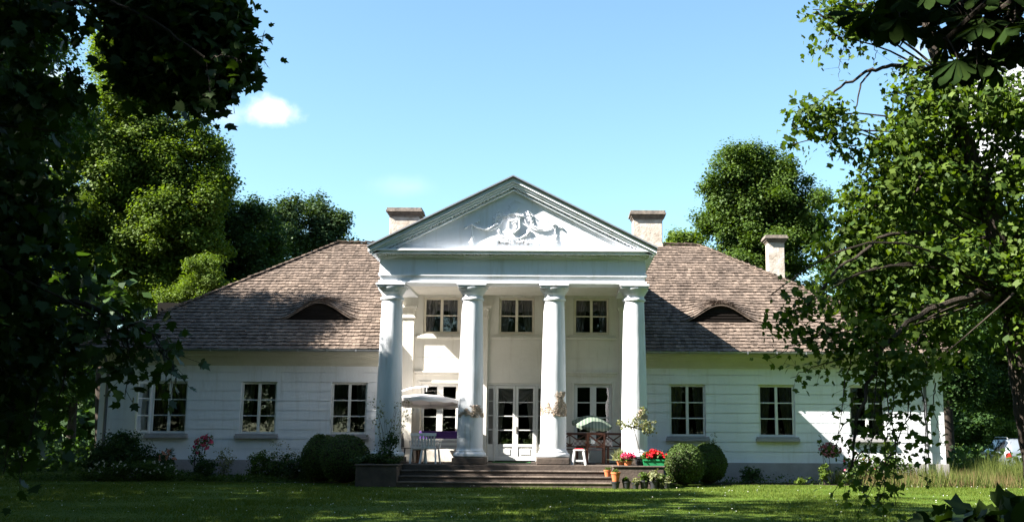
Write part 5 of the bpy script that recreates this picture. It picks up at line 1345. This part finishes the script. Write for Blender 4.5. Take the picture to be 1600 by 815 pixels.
pot_leaves(t, z, [(0, 0, .10, .20, .14, .10)], 26, 14, .06, .06, 'mid', flowers=(26, 10, .055, 'pink_petal'))
e = at(996, 724, -4.1); t, z = pot('potted_olive', 'slim olive tree in a wide black pot before the rightmost column', (e[0] + .1, -4.15, CZ), .19, .24, 'black_pot', cat='potted tree')
mb = MB(); tp_ = np.array([-.22, 0, 1.05]); ax = limb(mb, (0, 0, z - .02), tp_, .014, .008, .04, 8, 6)
L_ = [(np.array([-.45, 0, 1.15]), np.array([.24, .18, .16])), (np.array([-.1, 0, 1.22]), np.array([.28, .2, .2])), (np.array([.22, 0, 1.1]), np.array([.22, .18, .26])), (np.array([.05, 0, 1.5]), np.array([.12, .12, .14]))]
V, C, I = crown_leaves(L_, 70, 9, .06, .09, 'oval'); np_mesh('foliage', V, 6, 'olive', t)
for c_ in C[:45]: limb(mb, ax[-1], c_, .005, .002, .1, 5, 4)
mb.build('stem', 'twig', t, smooth=True, fix=False)
e = at(1021, 722, -4.4); t = thing('flower_trough', 'green plastic trough of red geraniums on the right cheek wall', 'flower trough', (e[0], -4.45, CZ))
b = MB(); hw, hd, hh = .30, .10, .17
b.add([(-hw * .93, -hd * .85, 0), (hw * .93, -hd * .85, 0), (hw * .93, hd * .85, 0), (-hw * .93, hd * .85, 0), (-hw, -hd, hh), (hw, -hd, hh), (hw, hd, hh), (-hw, hd, hh)], [(0, 3, 2, 1), (0, 1, 5, 4), (1, 2, 6, 5), (2, 3, 7, 6), (3, 0, 4, 7)])
b.add([(-hw, -hd, hh), (hw, -hd, hh), (hw, hd, hh), (-hw, hd, hh), (-hw + .02, -hd + .02, hh - .03), (hw - .02, -hd + .02, hh - .03), (hw - .02, hd - .02, hh - .03), (-hw + .02, hd - .02, hh - .03)], [(0, 1, 5, 4), (1, 2, 6, 5), (2, 3, 7, 6), (3, 0, 4, 7), (4, 5, 6, 7)])
b.box(-hw - .015, hw + .015, -hd - .015, -hd - .001, hh - .035, hh + .008)
b.build('trough', 'green_box', t, fix=False)
pot_leaves(t, .14, [(-.16, 0, .1, .16, .12, .1), (.12, 0, .11, .18, .12, .11), (0, 0, .2, .12, .1, .08)], 46, 14, .06, .06, 'mid', flowers=(36, 10, .055, 'red_petal'))

# ------------------------------------------------------------------ parked car, its rear towards us
def car():
    e = at(1592, 720, 8.6); t = thing('parked_car', 'silver blue estate car parked behind the tall grass at the right edge', 'car', (e[0] + .35, 8.6, 0), rad(-6))
    # stations along +y (rear to front): y, half width low, half width belt, half width roof, z floor, z belt, z roof
    S = [(0.0, .72, .74, .60, .42, .80, .86), (.06, .80, .83, .62, .30, .86, 1.00), (.30, .84, .86, .60, .26, .89, 1.34), (.65, .85, .87, .59, .25, .90, 1.43), (1.5, .86, .88, .60, .25, .90, 1.45), (2.4, .86, .88, .60, .25, .89, 1.43), (2.95, .86, .87, .60, .25, .88, 1.30), (3.4, .85, .86, .66, .25, .87, .96), (4.0, .83, .82, .66, .27, .80, .84), (4.3, .72, .70, .60, .35, .66, .69)]
    def ring(s):
        y, wl_, wb, wt, z0, zb, zr = s; zm = (z0 + zb) / 2
        return [(-wl_ * .9, y, z0), (-wl_, y, z0 + .1), (-wb - .015, y, zm + .05), (-wb, y, zb), (-wt, y, zr - .05), (-wt + .1, y, zr), (wt - .1, y, zr), (wt, y, zr - .05), (wb, y, zb), (wb + .015, y, zm + .05), (wl_, y, z0 + .1), (wl_ * .9, y, z0)]
    b = MB(); R_ = [ring(s) for s in S]; k_ = 12; vs = [p for r in R_ for p in r]; fs = []
    for j in range(len(R_) - 1):
        for i in range(k_): fs.append((j * k_ + i, j * k_ + (i + 1) % k_, (j + 1) * k_ + (i + 1) % k_, (j + 1) * k_ + i))
    fs.append(tuple(range(k_))[::-1]); fs.append(tuple((len(R_) - 1) * k_ + i for i in range(k_))); b.add(vs, fs)
    bo = b.build('body', 'car', t, smooth=True)
    ring_at = lambda j, i: np.array(R_[j][i])
    def panel(name, pts, m, out, parent=t):
        P = [np.array(p, float) for p in pts]; c_ = sum(P) / len(P); nrm = np.cross(P[1] - P[0], P[2] - P[0]); nrm /= np.linalg.norm(nrm)
        if np.dot(nrm, out) < 0: nrm = -nrm
        P = [c_ + (p - c_) * .93 + nrm * .012 for p in P]; Q = [p - nrm * .03 for p in P]; n = len(P)
        MB().add(P + Q, [tuple(range(n)), tuple(range(2 * n - 1, n - 1, -1))] + [(i, (i + 1) % n, (i + 1) % n + n, i + n) for i in range(n)]).build(name, m, parent)
    panel('rear_window', [(-.74, .10, .93), (.74, .10, .93), (.56, .305, 1.33), (-.56, .305, 1.33)], 'car_glass', (0, -1, .3))
    panel('windscreen', [ring_at(7, 4), ring_at(7, 7), ring_at(6, 7), ring_at(6, 4)], 'car_glass', (0, 1, .5))
    for i, j in ((3, 4), (8, 7)):
        for a, c_ in ((2, 3), (3, 4), (4, 5), (5, 6)): panel('side_window', [ring_at(a, i), ring_at(c_, i), ring_at(c_, j), ring_at(a, j)], 'car_glass', (-1 if i == 3 else 1, 0, .2))
    for sx in (-1, 1):
        x0, x1 = sorted((sx * .60, sx * .82)); MB().box(x0, x1, -.012, .12, .66, .88).build('tail_light', 'tail', t, bevel=.02)
        MB().tube([(sx * .56, .5, 1.42), (sx * .57, .62, 1.49), (sx * .57, 2.3, 1.49), (sx * .56, 2.42, 1.42)], .018, 6).build('roof_rail', 'alu', t)
        for y in (.85, 3.45):
            w_ = MB(); n = 22; xs_ = sorted((sx * .68, sx * .885)); pr = [(.20, xs_[0]), (.30, xs_[0] + .02), (.315, (xs_[0] + xs_[1]) / 2), (.30, xs_[1] - .02), (.20, xs_[1])]
            vs = [(x, y + r * math.cos(2 * math.pi * i / n), .315 + r * math.sin(2 * math.pi * i / n)) for r, x in pr for i in range(n)]; fs = [(a * n + i, a * n + (i + 1) % n, (a + 1) * n + (i + 1) % n, (a + 1) * n + i) for a in range(4) for i in range(n)] + [tuple(range(n)), tuple(4 * n + i for i in range(n))]
            w_.add(vs, fs); wo = w_.build('wheel', 'rubber', t, smooth=True)
            hx = sx * .888; h_ = MB(); h_.add([(hx, y + .19 * math.cos(2 * math.pi * i / n), .315 + .19 * math.sin(2 * math.pi * i / n)) for i in range(n)] + [(hx - sx * .03, y, .315)], [(i, (i + 1) % n, n) for i in range(n)]); h_.build('rim', 'alu', wo, fix=False)
    MB().box(-.80, .80, -.06, .05, .34, .55).build('bumper', 'car', t, bevel=.03); MB().box(-.26, .26, -.02, .02, .62, .73).build('number_plate', 'plate', t)
    MB().bar((0, .07, .97), (.3, .10, 1.06), .012, .02).build('wiper', 'rubber', t)
car()
